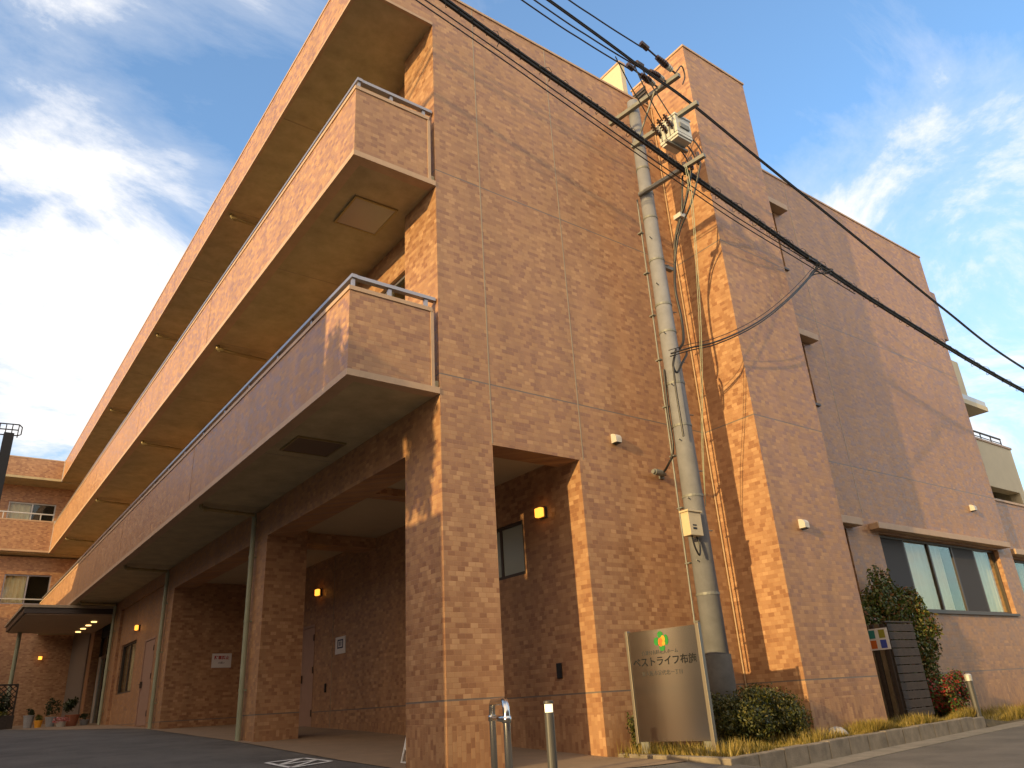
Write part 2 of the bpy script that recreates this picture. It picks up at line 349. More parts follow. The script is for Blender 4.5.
def text_mesh(body, size, m, parent, name, frame, bold=0.0, align='CENTER'):
    cu = bpy.data.curves.new('t', 'FONT'); cu.body = body; cu.size = size; cu.align_x = align; cu.align_y = 'CENTER'; cu.offset = bold; cu.extrude = .0008; cu.resolution_u = 3
    t = bpy.data.objects.new('t', cu); COL.objects.link(t)
    dg = bpy.context.evaluated_depsgraph_get(); me = bpy.data.meshes.new_from_object(t.evaluated_get(dg)); bpy.data.objects.remove(t); bpy.data.curves.remove(cu)
    me.transform(frame); me.materials.clear(); me.materials.append(m); me.name = name
    o = bpy.data.objects.new(name, me); COL.objects.link(o); o.parent = parent
    q = parent; off = Vector((0, 0, 0))
    while q is not None: off += q.location; q = q.parent
    o.location = -off
    return o
def frame_at(origin, xdir, zdir=(0, 0, 1)):
    x = Vector(xdir).normalized(); y = Vector(zdir).normalized(); n = x.cross(y)
    return Matrix(((x.x, y.x, n.x, origin[0]), (x.y, y.y, n.y, origin[1]), (x.z, y.z, n.z, origin[2]), (0, 0, 0, 1)))
def leaf_mesh(name, pts, nrm, size, m, parent=None, loc=(0, 0, 0), aspect=.5, jit=.7):
    """many small pointed leaf faces; pts (n,3), nrm (n,3) rough outward directions"""
    n = len(pts); d = nrm + rng.normal(0, jit, (n, 3)); d /= np.linalg.norm(d, axis=1)[:, None]
    t = np.cross(d, rng.normal(0, 1, (n, 3))); t /= np.linalg.norm(t, axis=1)[:, None]; bt = np.cross(d, t)
    s = (size*rng.uniform(.6, 1.3, n))[:, None]
    A = pts - t*s*.5; B = pts + bt*s*aspect*.5 + d*s*.08; Cc = pts + t*s*.5; D = pts - bt*s*aspect*.5 + d*s*.08
    V = np.stack([A, B, Cc, D], 1).reshape(-1, 3) - np.array(loc)
    me = bpy.data.meshes.new(name); me.vertices.add(4*n); me.vertices.foreach_set('co', V.ravel()); me.loops.add(4*n); me.loops.foreach_set('vertex_index', np.arange(4*n))
    me.polygons.add(n); me.polygons.foreach_set('loop_start', np.arange(n)*4); me.polygons.foreach_set('loop_total', np.full(n, 4)); me.update(); me.validate()
    me.materials.append(m); o = bpy.data.objects.new(name, me); COL.objects.link(o)
    if parent is not None:
        o.parent = parent; o.location = Vector(loc) - parent.location
    else: o.location = loc
    return o
def blob_points(n, centre, rad, lumps=14, fill=.55, lump_r=.45, flat_bottom=True, box=0.0):
    """points on and inside a lumpy bush: several lumps inside an ellipsoid"""
    cs = []; c0 = np.array(centre); R = np.array(rad)
    for _ in range(lumps):
        v = rng.normal(0, 1, 3); v /= np.linalg.norm(v)
        if box: v = np.sign(v)*np.abs(v)**box
        cs.append(c0 + v*R*rng.uniform(.35, .72))
    cs = np.array(cs); k = rng.integers(0, lumps, n); v = rng.normal(0, 1, (n, 3)); v /= np.linalg.norm(v, axis=1)[:, None]
    rr = rng.uniform(fill, 1.0, n)[:, None]*rng.uniform(.8, 1.15, n)[:, None]
    P = cs[k] + v*rr*R*lump_r
    nr = v*.7 + (P-c0)/R*.5
    return P, nr

# ------------------------------------------------------------------ ground, road, drive, porch floor
GZ = [(-60, -.20), (-6, -.20), (-4, -.16), (-2.0, -.03), (0, 0), (7, .36), (13.7, .62), (20.7, .81), (31, 1.0), (34, 1.02)]
def gz(y): return float(np.interp(y, [p[0] for p in GZ], [p[1] for p in GZ]))
g = MB(); g.face([(-400, -400, -.23), (400, -400, -.23), (400, 400, -.23), (-400, 400, -.23)], SOIL); struct(g.build('ground'))
g = MB(); g.face([(-120, -14, -.20), (160, -14, -.20), (160, 6, -.20), (-120, 6, -.20)], ROAD); struct(g.build('road'))
def kerb_line(x):   # the street side of the planting strip
    return float(np.interp(x, [2.2, 5.6, 10.56, 16, 24, 60], [-2.07, -1.54, -.95, -.45, -.2, .6]))
g = MB(); ys = [-4.2, -3.5, -3, -2.5, -2, -1.5, -1, -.5, 0, .5] + [1+i for i in range(31)]
for i in range(len(ys)-1):
    for x0, x1 in ((-40, -12), (-12, -4), (-4, 0), (0, 2.36)):
        g.face([(x0, ys[i], gz(ys[i])), (x1, ys[i], gz(ys[i])), (x1, ys[i+1], gz(ys[i+1])), (x0, ys[i+1], gz(ys[i+1]))], ASPH)
struct(g.build('driveway'))
g = MB()
edge = [(-1.35, 1.95), (-1.2, 1.3), (-.9, .75), (-.5, .35), (0, .1), (1, -.06), (2.5, -.14), (9, -.16), (14, -.16), (15, -.3), (16, -.75), (17.2, -1.35), (18.5, -1.75), (20, -2.2), (24, -2.6), (30.6, -2.7)]
ey = [p[0] for p in edge]; ex = [p[1] for p in edge]
yy = sorted(set(ey) | set(np.arange(-1.3, 30.6, .35).round(2)))
for i in range(len(yy)-1):
    q = [(float(np.interp(y, ey, ex)), y) for y in (yy[i], yy[i+1])]
    g.face([(q[0][0], q[0][1], gz(q[0][1])+.008), (2.37, q[0][1], gz(q[0][1])+.008), (2.37, q[1][1], gz(q[1][1])+.008), (q[1][0], q[1][1], gz(q[1][1])+.008)], PAVE)
struct(g.build('porch_floor'))
# planting strip with its kerb and gutter
g = MB(); xs = [2.42, 3, 4, 5, 6, 7, 8, 9, 10, 10.6, 12, 14, 16, 20, 24, 32]
for i in range(len(xs)-1):
    def edgez(x): return -.02 if x <= 10.6 else -.02-.15*min(1, (x-10.6)/1.5)
    xa, xb = xs[i], xs[i+1]
    g.face([(xa, kerb_line(xa)+.06, edgez(xa)), (xb, kerb_line(xb)+.06, edgez(xb)), (xb, .42, -.02), (xa, .42, -.02)], SOIL)
    if xa >= 10.6: g.face([(xa, kerb_line(xa)-.05, -.21), (xb, kerb_line(xb)-.05, -.21), (xb, kerb_line(xb)+.06, edgez(xb)), (xa, kerb_line(xa)+.06, edgez(xa))], SOIL)
struct(g.build('planting_strip'))
g = MB()
P0, P1 = Vector((2.22, -2.07, 0)), Vector((2.50, -.03, 0)); d = (P1-P0).normalized(); nrm = Vector((d.y, -d.x, 0))
for t0, t1 in ((.08, .68), (.69, 1.34), (1.35, 2.05)):
    rot = Matrix.Translation(P0) @ Matrix(((d.x, nrm.x, 0, 0), (d.y, nrm.y, 0, 0), (0, 0, 1, 0), (0, 0, 0, 1)))
    g.box(t0, t1, 0, .13, -.2, .035, KERBM, rot=rot)
x = 2.22
while x < 10.4:
    x1 = x+.60; a0 = Vector((x, kerb_line(x), 0)); a1 = Vector((x1, kerb_line(x1), 0)); d = (a1-a0).normalized(); n_ = Vector((-d.y, d.x, 0))
    rot = Matrix.Translation(a0) @ Matrix(((d.x, n_.x, 0, 0), (d.y, n_.y, 0, 0), (0, 0, 1, random.uniform(-.008, .008)), (0, 0, 0, 1)))
    L_ = (a1-a0).length
    g.box(0, L_-.012, 0, .13, -.2, .035 if x < 9.8 else -.0, KERBM, rot=rot)
    x = x1
struct(g.build('kerb', bevel=.012))
g = MB(); xs = [1.5, 2.22, 4, 5.6, 8, 10.56, 13, 16, 24, 40]
for i in range(len(xs)-1):
    xa, xb = xs[i], xs[i+1]
    g.face([(xa, kerb_line(xa)-.34, -.190), (xb, kerb_line(xb)-.34, -.190), (xb, kerb_line(xb)+.02, -.172), (xa, kerb_line(xa)+.02, -.172)], GUTT)
    g.face([(xa, kerb_line(xa)-.34, -.2), (xb, kerb_line(xb)-.34, -.2), (xb, kerb_line(xb)-.34, -.190), (xa, kerb_line(xa)-.34, -.190)], GUTT)
struct(g.build('gutter'))
# painted white frame with crossing strokes on the drive
g = MB(); A, B, Cc, D = [Vector(p) for p in ((-.96, 3.00, 0), (-.38, 3.14, 0), (-.28, 2.46, 0), (-.93, 2.20, 0))]
def stroke(p, q, w):
    p, q = Vector(p), Vector(q); d = (q-p).normalized(); n = Vector((-d.y, d.x, 0))*w/2
    g.face([(v.x, v.y, gz(v.y)+.010) for v in (p-n, q-n, q+n, p+n)], WHITE)
for p, q in ((A, B), (B, Cc), (Cc, D), (D, A)): stroke(p, q, .07)
for v in (.33, .66):
    l, r_ = D.lerp(A, v), Cc.lerp(B, v); 
stroke(D.lerp(A, .5), Cc.lerp(B, .5), .07); stroke(D.lerp(A, .48), B.lerp(A, .1), .07); stroke(D, Cc.lerp(B, .5), .06)
o = g.build('road_marking'); struct(o)

# ------------------------------------------------------------------ the care home
H = thing('care_home', 'three storey care home clad in orange brown tiles with long balconies and a stair tower', 'building')
X0 = -1.32; YW = 30.7
# end wall with porch opening
w = MB(); w.wall_y(0, 5.33, 0, .44, -.3, 12.03, [(.81, 2.36, -.3, 3.93)], TILE)
for xj in (.81, 2.44):
    w.box(xj-.009, xj+.009, -.003, .01, 3.95 if xj < 2 else 3.95, 12.02, COPE)
w.box(-.02, 5.33, -.02, .47, 12.03, 12.075, TRIM)
EW = w.build('end_wall', H)
# end wall right of the tower
BIG = (10.35, 15.75, 1.96, 3.46); SL1 = (8.30, 9.16, 9.33, 10.83); SL2 = (8.30, 9.16, 6.06, 7.46); SL3 = (8.30, 9.16, 2.0, 3.46)
w = MB(); w.wall_y(7.262, 16.5, 0, .44, -.3, 12.03, [BIG, SL1, SL2, SL3], TILE)
w.box(7.262, 16.52, -.02, .47, 12.03, 12.075, TRIM)
for xj in (9.9,): w.box(xj-.009, xj+.009, -.003, .01, 3.8, 12.02, COPE)
w.build('end_wall', H)
w = MB(); w.box(5.33, 7.26, -1.04, .43, -.3, 12.86, TILE); w.box(5.31, 7.28, -1.06, .45, 12.86, 12.905, TRIM)
TW_ = w.build('stair_tower', H)
w = MB(); w.box(5.315, 5.34, .05, .42, 12.12, 12.72, BLACK)
for i in range(6): w.box(5.295, 5.325, .05, .42, 12.14+i*.095, 12.17+i*.095, ALUB)
w.build('louvre', TW_)
w = MB(); w.box(5.16, 5.30, .52, 3.2, 11.96, 13.68, CREAM); w.box(5.14, 5.32, .50, 3.22, 13.681, 13.73, TRIM); w.build('roof_fin', H)
def vent(x, y, z):
    v = MB(); prof = []; x0 = x
    n = 8
    for i in range(n+1):                                # hood: rounded front, open below
        an = math.pi/2*i/n; prof.append((-.015-.095*math.sin(an), .075*math.cos(an)))
    pts0 = [(x-.058, y+p[0], z+p[1]) for p in prof]; pts1 = [(x+.058, y+p[0], z+p[1]) for p in prof]
    for i in range(n): v.face([pts0[i], pts1[i], pts1[i+1], pts0[i+1]], VENT)
    for s_, pp in ((0, pts0), (1, pts1)):
        q = pp + [(pp[-1][0], pp[-1][1], z-.07), (pp[0][0], y, z-.07), (pp[0][0], y, pp[0][2])]; v.face(q if s_ else q[::-1], VENT)
    a0, a1 = pts0[-1], pts1[-1]
    v.face([a0, a1, (a1[0], a1[1], z-.07), (a0[0], a0[1], z-.07)], VENT)
    v.box(x-.045, x+.045, y-.095, y-.005, z-.083, z-.071, BLACK)
    v.build('vent_hood', H)
vent(3.12, 0, 4.36); vent(6.02, -1.04, 3.06); vent(14.96, 0, 4.42)
# cable entry fitting with elbow on the wall behind the pole
v = MB(); v.box(4.02, 4.12, -.03, -.001, 3.84, 3.96, GALV); v.tube([(4.07, -.02, 3.9), (4.07, -.09, 3.9), (4.02, -.11, 3.9), (3.96, -.11, 3.9)], .03, GALV); v.tube([(3.97, -.11, 3.9), (3.82, -.11, 3.905)], .05, GALV, 12); v.tube([(3.82, -.11, 3.905), (3.78, -.11, 3.906)], .035, GALV, 12); v.build('cable_entry', H)
# wall conduits
v = MB(); v.tube([(5.30, -.025, 12.0), (5.30, -.025, -.1)], .014, PIPEB)
v.build('wall_pipe', H)
# windows -----------------------------------------------------------
def window_y(parent, x0, x1, z0, z1, y, cells, curtains, fm, name='window', sill=True, depth=.13, screens=()):
    """sliding window in a wall facing -y; y is the wall face, the sash sits `depth` behind it"""
    fr = MB(); yb = y+depth
    fr.box(x0, x1, yb-.03, yb+.05, z0, z0+.05, fm); fr.box(x0, x1, yb-.03, yb+.05, z1-.05, z1, fm)
    fr.box(x0, x0+.05, yb-.03, yb+.05, z0+.05, z1-.05, fm); fr.box(x1-.05, x1, yb-.03, yb+.05, z0+.05, z1-.05, fm)
    W_ = (x1-x0-.1)/cells
    for i in range(1, cells):
        xm = x0+.05+i*W_; fr.box(xm-.03, xm+.03, yb-.02, yb+.04, z0+.05, z1-.05, fm)
    fo = fr.build(name, parent)
    p = MB()
    for i in range(cells):
        xa = x0+.05+i*W_; off = .012 if i % 2 else -.004
        p.box(xa+.03, xa+W_-.03, yb+off, yb+off+.005, z0+.052, z1-.052, GLASS)
    p.build('pane', fo)
    if screens:
        for i in screens:
            xa = x0+.05+i*W_; MB().box(xa+.03, xa+W_-.03, yb-.018, yb-.016, z0+.055, z1-.055, SCREEN).build('insect_screen', fo)
    for (c0, c1) in curtains:
        cu = MB(); n = max(6, int((c1-c0)/.06)); pr = None
        for i in range(n+1):
            xx = c0+(c1-c0)*i/n; yc = yb+.16+.025*math.sin(i*1.9)+.01*math.sin(i*.7)
            if pr: cu.face([(pr[0], pr[1], z0+.02), (xx, yc, z0+.02), (xx, yc, z1), (pr[0], pr[1], z1)], CURT)
            pr = (xx, yc)
        cu.build('curtain', fo, smooth=True)
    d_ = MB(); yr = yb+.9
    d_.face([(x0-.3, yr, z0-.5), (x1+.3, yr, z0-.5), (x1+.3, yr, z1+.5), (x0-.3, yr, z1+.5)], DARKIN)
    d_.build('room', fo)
    if sill:
        q = MB(); q.box(x0-.04, x1+.04, y-.05, yb-.03, z0-.05, z0-.001, fm); q.build('sill', fo)
    return fo
window_y(H, *BIG[:2], *BIG[2:], 0, 5, [(11.35, 13.42), (14.55, 15.7)], ALUB, screens=(0, 3))
for s_ in (SL1, SL2, SL3): window_y(H, s_[0], s_[1], s_[2], s_[3], 0, 2, [], ALUB)
def hood(x0, x1, z, dep=.27, h=.15, y=0):
    v = MB(); v.box(x0, x1, y-dep, y-.001, z, z+h, TRIM); v.build('window_hood', H, bevel=.008)
hood(10.02, 16.02, 3.50, .21, .125); hood(8.1, 9.42, 10.87, .22); hood(8.1, 9.42, 7.50, .22); hood(8.1, 9.42, 3.50, .22)
# side wall x = 16.5 with its fins (east end)
w = MB(); w.box(16.2, 16.5, .44, 34, -.3, 12.03, TILE); w.box(16.5, 18.02, .46, .75, 9.9, 11.5, TILE); w.box(16.5, 18.12, .46, .75, 7.96, 9.2, CREAM)
w.build('side_wall', H)
w = MB(); w.box(16.5, 18.95, .35, 3.2, 7.76, 7.90, CREAM); w.box(16.5, 18.93, .37, .41, 7.905, 8.06, ALUW); w.build('side_balcony', H)
# the west side: pilasters, upper wall -------------------------------
w = MB(); w.box(0.0, .80, .441, .95, -.3, 12.0, TILE); w.build('pillar', H)
for y0 in (6.39, 13.2, 19.9):
    w = MB(); w.box(0, .80, y0, y0+.93, -.3, 4.5, TILE); w.build('pillar', H)
upw = []
for zb in (4.7, 8.06):
    for yb in (1.2, 4.0, 8.1, 10.6, 14.8, 17.3, 21.5, 24.0, 27.5): upw.append((yb, yb+1.7, zb+.02, zb+2.55))
w = MB(); w.wall_x(.25, .60, .951, YW+1.2, 4.53, 11.17, upw, TILE); w.build('facade_wall', H)
def window_x(parent, y0, y1, z0, z1, x, fm, curtains=((0, .45),), depth=.1, cells=2, name='window', room=True, glass=None):
    fr = MB(); xb = x+depth
    fr.box(xb-.03, xb+.05, y0, y1, z0, z0+.05, fm); fr.box(xb-.03, xb+.05, y0, y1, z1-.05, z1, fm)
    fr.box(xb-.03, xb+.05, y0, y0+.05, z0+.05, z1-.05, fm); fr.box(xb-.03, xb+.05, y1-.05, y1, z0+.05, z1-.05, fm)
    W_ = (y1-y0-.1)/cells
    for i in range(1, cells): fr.box(xb-.02, xb+.04, y0+.05+i*W_-.03, y0+.05+i*W_+.03, z0+.05, z1-.05, fm)
    fo = fr.build(name, parent); p = MB()
    for i in range(cells):
        ya = y0+.05+i*W_; off = .012 if i % 2 else -.004; p.box(xb+off, xb+off+.005, ya+.03, ya+W_-.03, z0+.052, z1-.052, glass or GLASS)
    p.build('pane', fo)
    for t0, t1 in curtains:
        cu = MB(); pr = None; n = 14
        for i in range(n+1):
            yy_ = y0+(y1-y0)*(t0+(t1-t0)*i/n); xc = xb+.14+.025*math.sin(i*1.9)
            if pr: cu.face([(pr[0], pr[1], z0+.02), (xc, yy_, z0+.02), (xc, yy_, z1-.02), (pr[0], pr[1], z1-.02)], CURT)
            pr = (xc, yy_)
        cu.build('curtain', fo, smooth=True)
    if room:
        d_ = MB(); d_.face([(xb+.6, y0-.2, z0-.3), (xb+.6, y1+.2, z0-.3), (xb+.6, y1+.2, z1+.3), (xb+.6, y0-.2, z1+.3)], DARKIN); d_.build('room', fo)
    return fo
for (y0, y1, z0, z1) in upw:
    if y0 < 5: window_x(H, y0, y1, z0, z1, .25, ALU, ((0, .3), (.7, 1)))
for (y0, y1, z0, z1) in upw:
    if y0 > 5:
        p = MB(); p.box(.33, .37, y0, y1, z0, z1, GLASS); p.box(.45, .47, y0, y1, z0, z1, DARKIN); p.box(.31, .39, (y0+y1)/2-.03, (y0+y1)/2+.03, z0, z1, ALU); p.build('window', H)
# balconies ---------------------------------------------------------
def balcony(zs, end_gap=.13):
    s_ = MB(); s_.box(X0+.16, .60, .03, YW+.6, zs, zs+.18, SOFF)
    for y in (3.4, 6.75, 10.1, 13.5, 16.9, 20.3, 23.7, 27.1): s_.box(X0+.17, .2, y-.008, y+.008, zs-.003, zs+.01, COPE)
    bo = s_.build('balcony', H)
    p = MB()
    zt = zs+1.25
    for y0, y1 in ((.0, 7.10), (7.125, 13.68), (13.705, 20.1), (20.125, 26.6), (26.625, YW)):
        p.box(X0, X0+.14, y0 if y0 else .0, y1, zs+.075, zt-.06, TILE_PLAIN)
    p.box(X0+.02, X0+.12, .5, YW, zs+.07, zt-.07, COPE)           # what shows in the panel joints
    p.box(X0+.141, -end_gap, 0.0, .14, zs+.075, zt-.06, TILE_PLAIN)
    p.box(X0-.012, X0+.16, -.012, YW, zs-.012, zs+.075, TRIM)     # sill band below the tiles
    p.box(X0+.161, -.004, -.012, .16, zs-.012, zs+.075, TRIM)
    p.box(X0-.015, X0+.155, -.015, YW, zt-.06, zt, TRIM)         # coping
    p.box(X0+.156, -end_gap+.03, -.015, .155, zt-.06, zt, TRIM)
    p.box(-end_gap+.001, -end_gap+.05, -.010, .15, zs+.075, zt-.06, TRIM)
    p.build('parapet', bo)
    r_ = MB(); zr = zt+.20
    r_.box(X0+.03, X0+.11, .02, YW, zr-.05, zr, ALU); r_.box(X0+.111, -.02, .03, .11, zr-.05, zr, ALU)
    y = .07
    while y < YW: r_.box(X0+.05, X0+.09, y-.025, y+.025, zt, zr-.051, ALU); y += 1.34
    for x in (-.16, -.72): r_.box(x-.025, x+.025, .05, .09, zt, zr-.051, ALU)
    r_.build('handrail', bo)
    h_ = MB(); y0, y1 = (.85, 1.58) if zs > 6 else (2.42, 3.09); xa, xb = (-.88, -.22) if zs > 6 else (-.98, -.26)
    h_.box(xa, xb, y0, y1, zs-.022, zs-.004, ALU if zs > 6 else HATCH); 
    for q in ((xa-.03, xa, y0-.03, y1+.03), (xb, xb+.03, y0-.03, y1+.03), (xa, xb, y0-.03, y0), (xa, xb, y1, y1+.03)): h_.box(*q, zs-.03, zs-.002, BRASS)
    h_.build('access_hatch', bo)
    for y in (6.9, 13.7, 20.45, 27.1): spout(bo, y, zs)
    return bo
def spout(par, y, zs):
    s_ = MB(); m = BRASS
    s_.tube([(-1.14, y, zs+.05), (-1.14, y, zs-.07), (-1.12, y, zs-.085), (-1.05, y, zs-.09), (-.12, y, zs-.12)], .038, m, 10)
    s_.tube([(-1.10, y, zs-.088), (-1.03, y, zs-.092)], .052, m, 10); s_.tube([(-.5, y, zs-.105), (-.44, y, zs-.107)], .048, m, 10)
    s_.build('drain_pipe', par)
balcony(4.53); balcony(7.89)
w = MB(); w.box(X0, 16.4, .0, YW, 11.25, 12.03, TILE_PLAIN) if False else None
w.box(X0, X0+.25, .0, YW, 11.20, 12.03, TILE_PLAIN); w.box(X0+.251, -.001, .0, .25, 11.20, 12.03, TILE_PLAIN)
w.box(X0+.25, 16.1, .45, 34, 11.75, 11.95, SOFF)
w.box(X0-.012, -.02, -.02, YW, 12.03, 12.075, TRIM)
RO = w.build('roof', H)
w = MB(); w.box(X0+.02, .61, .03, YW+.4, 11.17, 11.245, SOFF)
w.box(X0-.012, X0+.05, -.012, YW, 11.15, 11.20, TRIM); w.box(X0+.051, -.003, -.012, .05, 11.15, 11.20, TRIM)
for y in (3.4, 6.75, 10.1, 13.5, 16.9, 20.3, 23.7, 27.1): w.box(X0+.06, .6, y-.01, y+.01, 11.166, 11.175, COPE)
SO = w.build('soffit', RO)
for y in (6.9, 13.7, 20.45): spout(RO, y, 11.17)
# porch -------------------------------------------------------------
w = MB(); w.box(.50, 2.36, .44, 13.2, 4.07, 4.2, CEIL); w.build('porch_ceiling', H)
w = MB()
for ya, yb in ((.951, 6.389), (7.321, 13.199), ): w.box(0, .5, ya, yb, 3.92, 4.529, TILE)
w.box(.01, .49, 14.131, 19.9, 4.2, 4.529, TILE)
w.build('porch_beam', H)
MB().box(.801, 2.36, 6.55, 7.1, 3.85, 4.069, TILE).build('cross_beam', H); MB().box(.501, 2.36, 2.95, 3.25, 3.95, 4.069, TILE).build('cross_beam', H)
PWIN = (1.45, 2.75, 2.52, 3.36)
w = MB(); w.wall_x(2.36, 2.7, .441, 13.2, -.3, 4.3, [PWIN, (9.6, 11.0, .45, 2.66)], TILE)
for yj in (4.6, 8.6): w.box(2.355, 2.362, yj-.008, yj+.008, -.2, 4.07, COPE)
w.build('porch_wall', H)
window_x(H, PWIN[0], PWIN[1], PWIN[2], PWIN[3], 2.36, ALUB, ((0, 1),), depth=.05, glass=FROST)
def door_x(y0, y1, z0, z1, x, swing_plus=True):
    fr = MB(); fr.box(x-.01, x+.06, y0, y0+.05, z0, z1, DOORP); fr.box(x-.01, x+.06, y1-.05, y1, z0, z1, DOORP); fr.box(x-.01, x+.06, y0+.05, y1-.05, z1-.05, z1, DOORP)
    do = fr.build('door', H); n = 2 if y1-y0 > 1.2 else 1; Wd = (y1-y0-.1)/n
    for i in range(n):
        l = MB(); l.box(x+.012, x+.05, y0+.054+i*Wd, y0+.046+(i+1)*Wd, z0+.01, z1-.055, DOORP); l.build('door_leaf', do)
    for z in (z0+.3, (z0+z1)/2+.1, z1-.3): MB().box(x-.025, x-.011, y0+.012, y0+.045, z-.07, z+.07, ALUB).build('hinge', do)
    h_ = MB(); yh = (y0+y1)/2 if n == 2 else y1-.16; h_.box(x-.05, x+.011, yh-.02, yh+.02, z0+.95, z0+1.12, ALUB); h_.tube([(x-.05, yh, z0+1.05), (x-.05, yh+.12, z0+1.05)], .012, ALUB); h_.build('handle', do)
door_x(9.6, 11.0, .45, 2.66, 2.36)
def wall_lamp(pos, axis):
    v = MB(); x, y, z = pos
    if axis == 'x': v.box(x-.05, x, y-.08, y+.08, z-.08, z+.08, ALUB); v2 = MB().box(x-.13, x-.051, y-.07, y+.07, z-.07, z+.07, LAMP)
    else: v.box(x-.08, x+.08, y-.05, y, z-.08, z+.08, ALUB); v2 = MB().box(x-.07, x+.07, y-.13, y-.051, z-.07, z+.07, LAMP)
    o = v.build('wall_lamp', H); v2.build('lamp_shade', o, bevel=.015)
wall_lamp((2.36, .91, 3.34), 'x'); wall_lamp((2.36, 9.36, 3.34), 'x'); wall_lamp((.08, 17.2, 3.36), 'x'); wall_lamp((-.9, 31.4, 3.6), 'y')
v = MB(); v.box(2.335, 2.359, .76, .86, .98, 1.18, BLACK); v.build('switch_plate', H, bevel=.004)
v = MB(); v.box(2.335, 2.359, 8.85, 8.92, 1.15, 1.33, BLACK); v.build('switch_plate', H, bevel=.004)
# closed bays further along
w = MB(); w.box(.80, 2.359, 13.2, 13.5, -.3, 4.3, TILE); w.wall_x(.08, .4, 14.13, 19.9, -.3, 4.525, [(17.4, 19.5, 1.62, 3.06), (15.0, 16.2, .70, 2.92)], TILE); w.build('ground_floor_wall', H)
window_x(H, 17.4, 19.5, 1.62, 3.06, .08, ALUB, ((.35, .75),), depth=.08); door_x(15.0, 16.2, .70, 2.92, .08)
# entrance
w = MB(); w.box(.55, .7, 20.83, 26.4, 3.9, 4.525, DARKIN); w.box(.3, .8, 26.4, 27.2, -.3, 4.525, TILE); w.box(.25, .6, 27.2, 31.4, -.3, 4.525, DOORG); w.build('entrance_wall', H)
d_ = MB()
for y in (20.9, 22.2, 23.5, 24.8, 26.1): d_.box(.52, .62, y, y+.09, .8, 3.88, ALUB if y > 21 else ALUW)
d_.box(.52, .62, 20.99, 26.1, 3.1, 3.2, ALUB); d_.box(.515, .55, 25.6, 26.05, .8, 3.2, ALUW)
eo = d_.build('entrance_door', H)
p = MB().box(.56, .57, 20.99, 26.1, .82, 3.88, GLASS); p.build('pane', eo)
p = MB().box(.9, .92, 20.9, 26.4, .8, 3.9, DARKIN); p.build('room', eo)
w = MB(); w.box(-2.55, .25, 20.9, 26.6, 4.13, 4.17, TRIM); w.box(-2.62, .25, 20.83, 26.67, 4.171, 4.34, ALUB); w.box(-2.68, .25, 20.77, 26.73, 4.341, 4.42, COPE)
CN = w.build('entrance_canopy', H)
v = MB().tube([(-2.2, 26.2, gz(26.2)), (-2.2, 26.2, 4.13)], .07, PIPE, 12); v.build('canopy_post', CN)
for x, y in ((-.35, 22.6), (-.35, 23.7), (-.35, 24.8), (-.35, 25.9)):
    v = MB().lathe([(.09, 4.10), (.09, 4.129)], DOWNL, x, y, 14); v.build('downlight', CN)
# downpipes
for y in (6.96, 13.73, 20.55):
    v = MB(); v.tube([(-.09, y, gz(y)), (-.09, y, 4.36), (-.10, y, 4.41), (-.15, y, 4.42)], .048, PIPE, 12)
    for z in (1.2, 2.4, 3.6): v.tube([(-.09, y, z-.02), (-.09, y, z+.02)], .056, PIPE, 12); v.box(-.06, -.001, y-.02, y+.02, z-.015, z+.015, PIPE)
    v.build('downpipe', H, smooth=False)
# cross wing at the far end ------------------------------------------
WY = 32.0; WX = -16
w = MB(); wh = [(-2.75, -1.0, 5.80, 7.05), (-4.6, -3.4, 5.80, 7.05), (-3.1, -1.25, 8.3, 10.35), (-6.5, -4.6, 8.3, 10.35), (-6.6, -5.2, 5.8, 7.05)]
w.wall_y(WX, .25, 31.4, 31.75, -.3, 7.80, [h for h in wh if h[3] < 8], TILE_PLAIN)
w.wall_y(WX, .6, WY, WY+.3, 7.80, 11.1, [h for h in wh if h[3] > 8], TILE_PLAIN)
w.build('wing_wall', H)
for h in wh: window_y(H, *h, 31.4 if h[3] < 8 else WY, 2, [(h[0]+.05, h[0]+(h[1]-h[0])*.48)], ALUW if h[3] > 8 else ALU, sill=False, depth=.1)
w = MB(); w.box(WX, X0-.02, YW, YW+.15, 7.98, 9.22, TILE_PLAIN); w.box(WX, X0-.02, YW-.012, YW+.17, 9.221, 9.28, TRIM); w.box(WX, X0-.02, YW-.012, YW+.17, 7.90, 7.979, TRIM); w.box(WX, .25, YW+.171, WY, 7.86, 7.98, SOFF)
w.box(X0-.018, X0+.03, YW-.03, YW+.2, 7.88, 9.30, ALUW); bo = w.build('wing_balcony', H)
r_ = MB(); r_.box(WX, X0-.05, YW+.05, YW+.11, 9.55, 9.60, ALUW)
for i in range(10): r_.box(-1.9-i*1.4, -1.86-i*1.4, YW+.06, YW+.10, 9.281, 9.549, ALUW)
r_.build('handrail', bo)
r_ = MB(); r_.box(-7, -.6, 31.33, 31.37, 5.98, 6.03, ALUW); r_.build('window_rail', H)
w = MB(); w.box(WX, X0-.02, YW, YW+.2, 11.2, 12.02, TILE_PLAIN); w.box(WX, X0-.02, YW-.012, YW+.22, 12.021, 12.07, TRIM); w.box(WX, .6, YW+.201, WY+.3, 11.1, 11.19, SOFF); w.box(WX, X0-.02, YW-.012, YW+.2, 11.10, 11.199, SOFF)
w.box(X0-.03, X0+.02, YW-.035, YW+.2, 11.12, 12.12, ALUW); w.build('wing_roof', H)
w = MB(); w.box(-4.6, -2.86, 31.05, 31.4, 4.0, 4.14, TRIM); w.build('window_hood', H)
w = MB(); w.wall_y(WX, WX+.3, 31.75, 40, -.3, 12, [], TILE_PLAIN); w.build('side_wall', H)
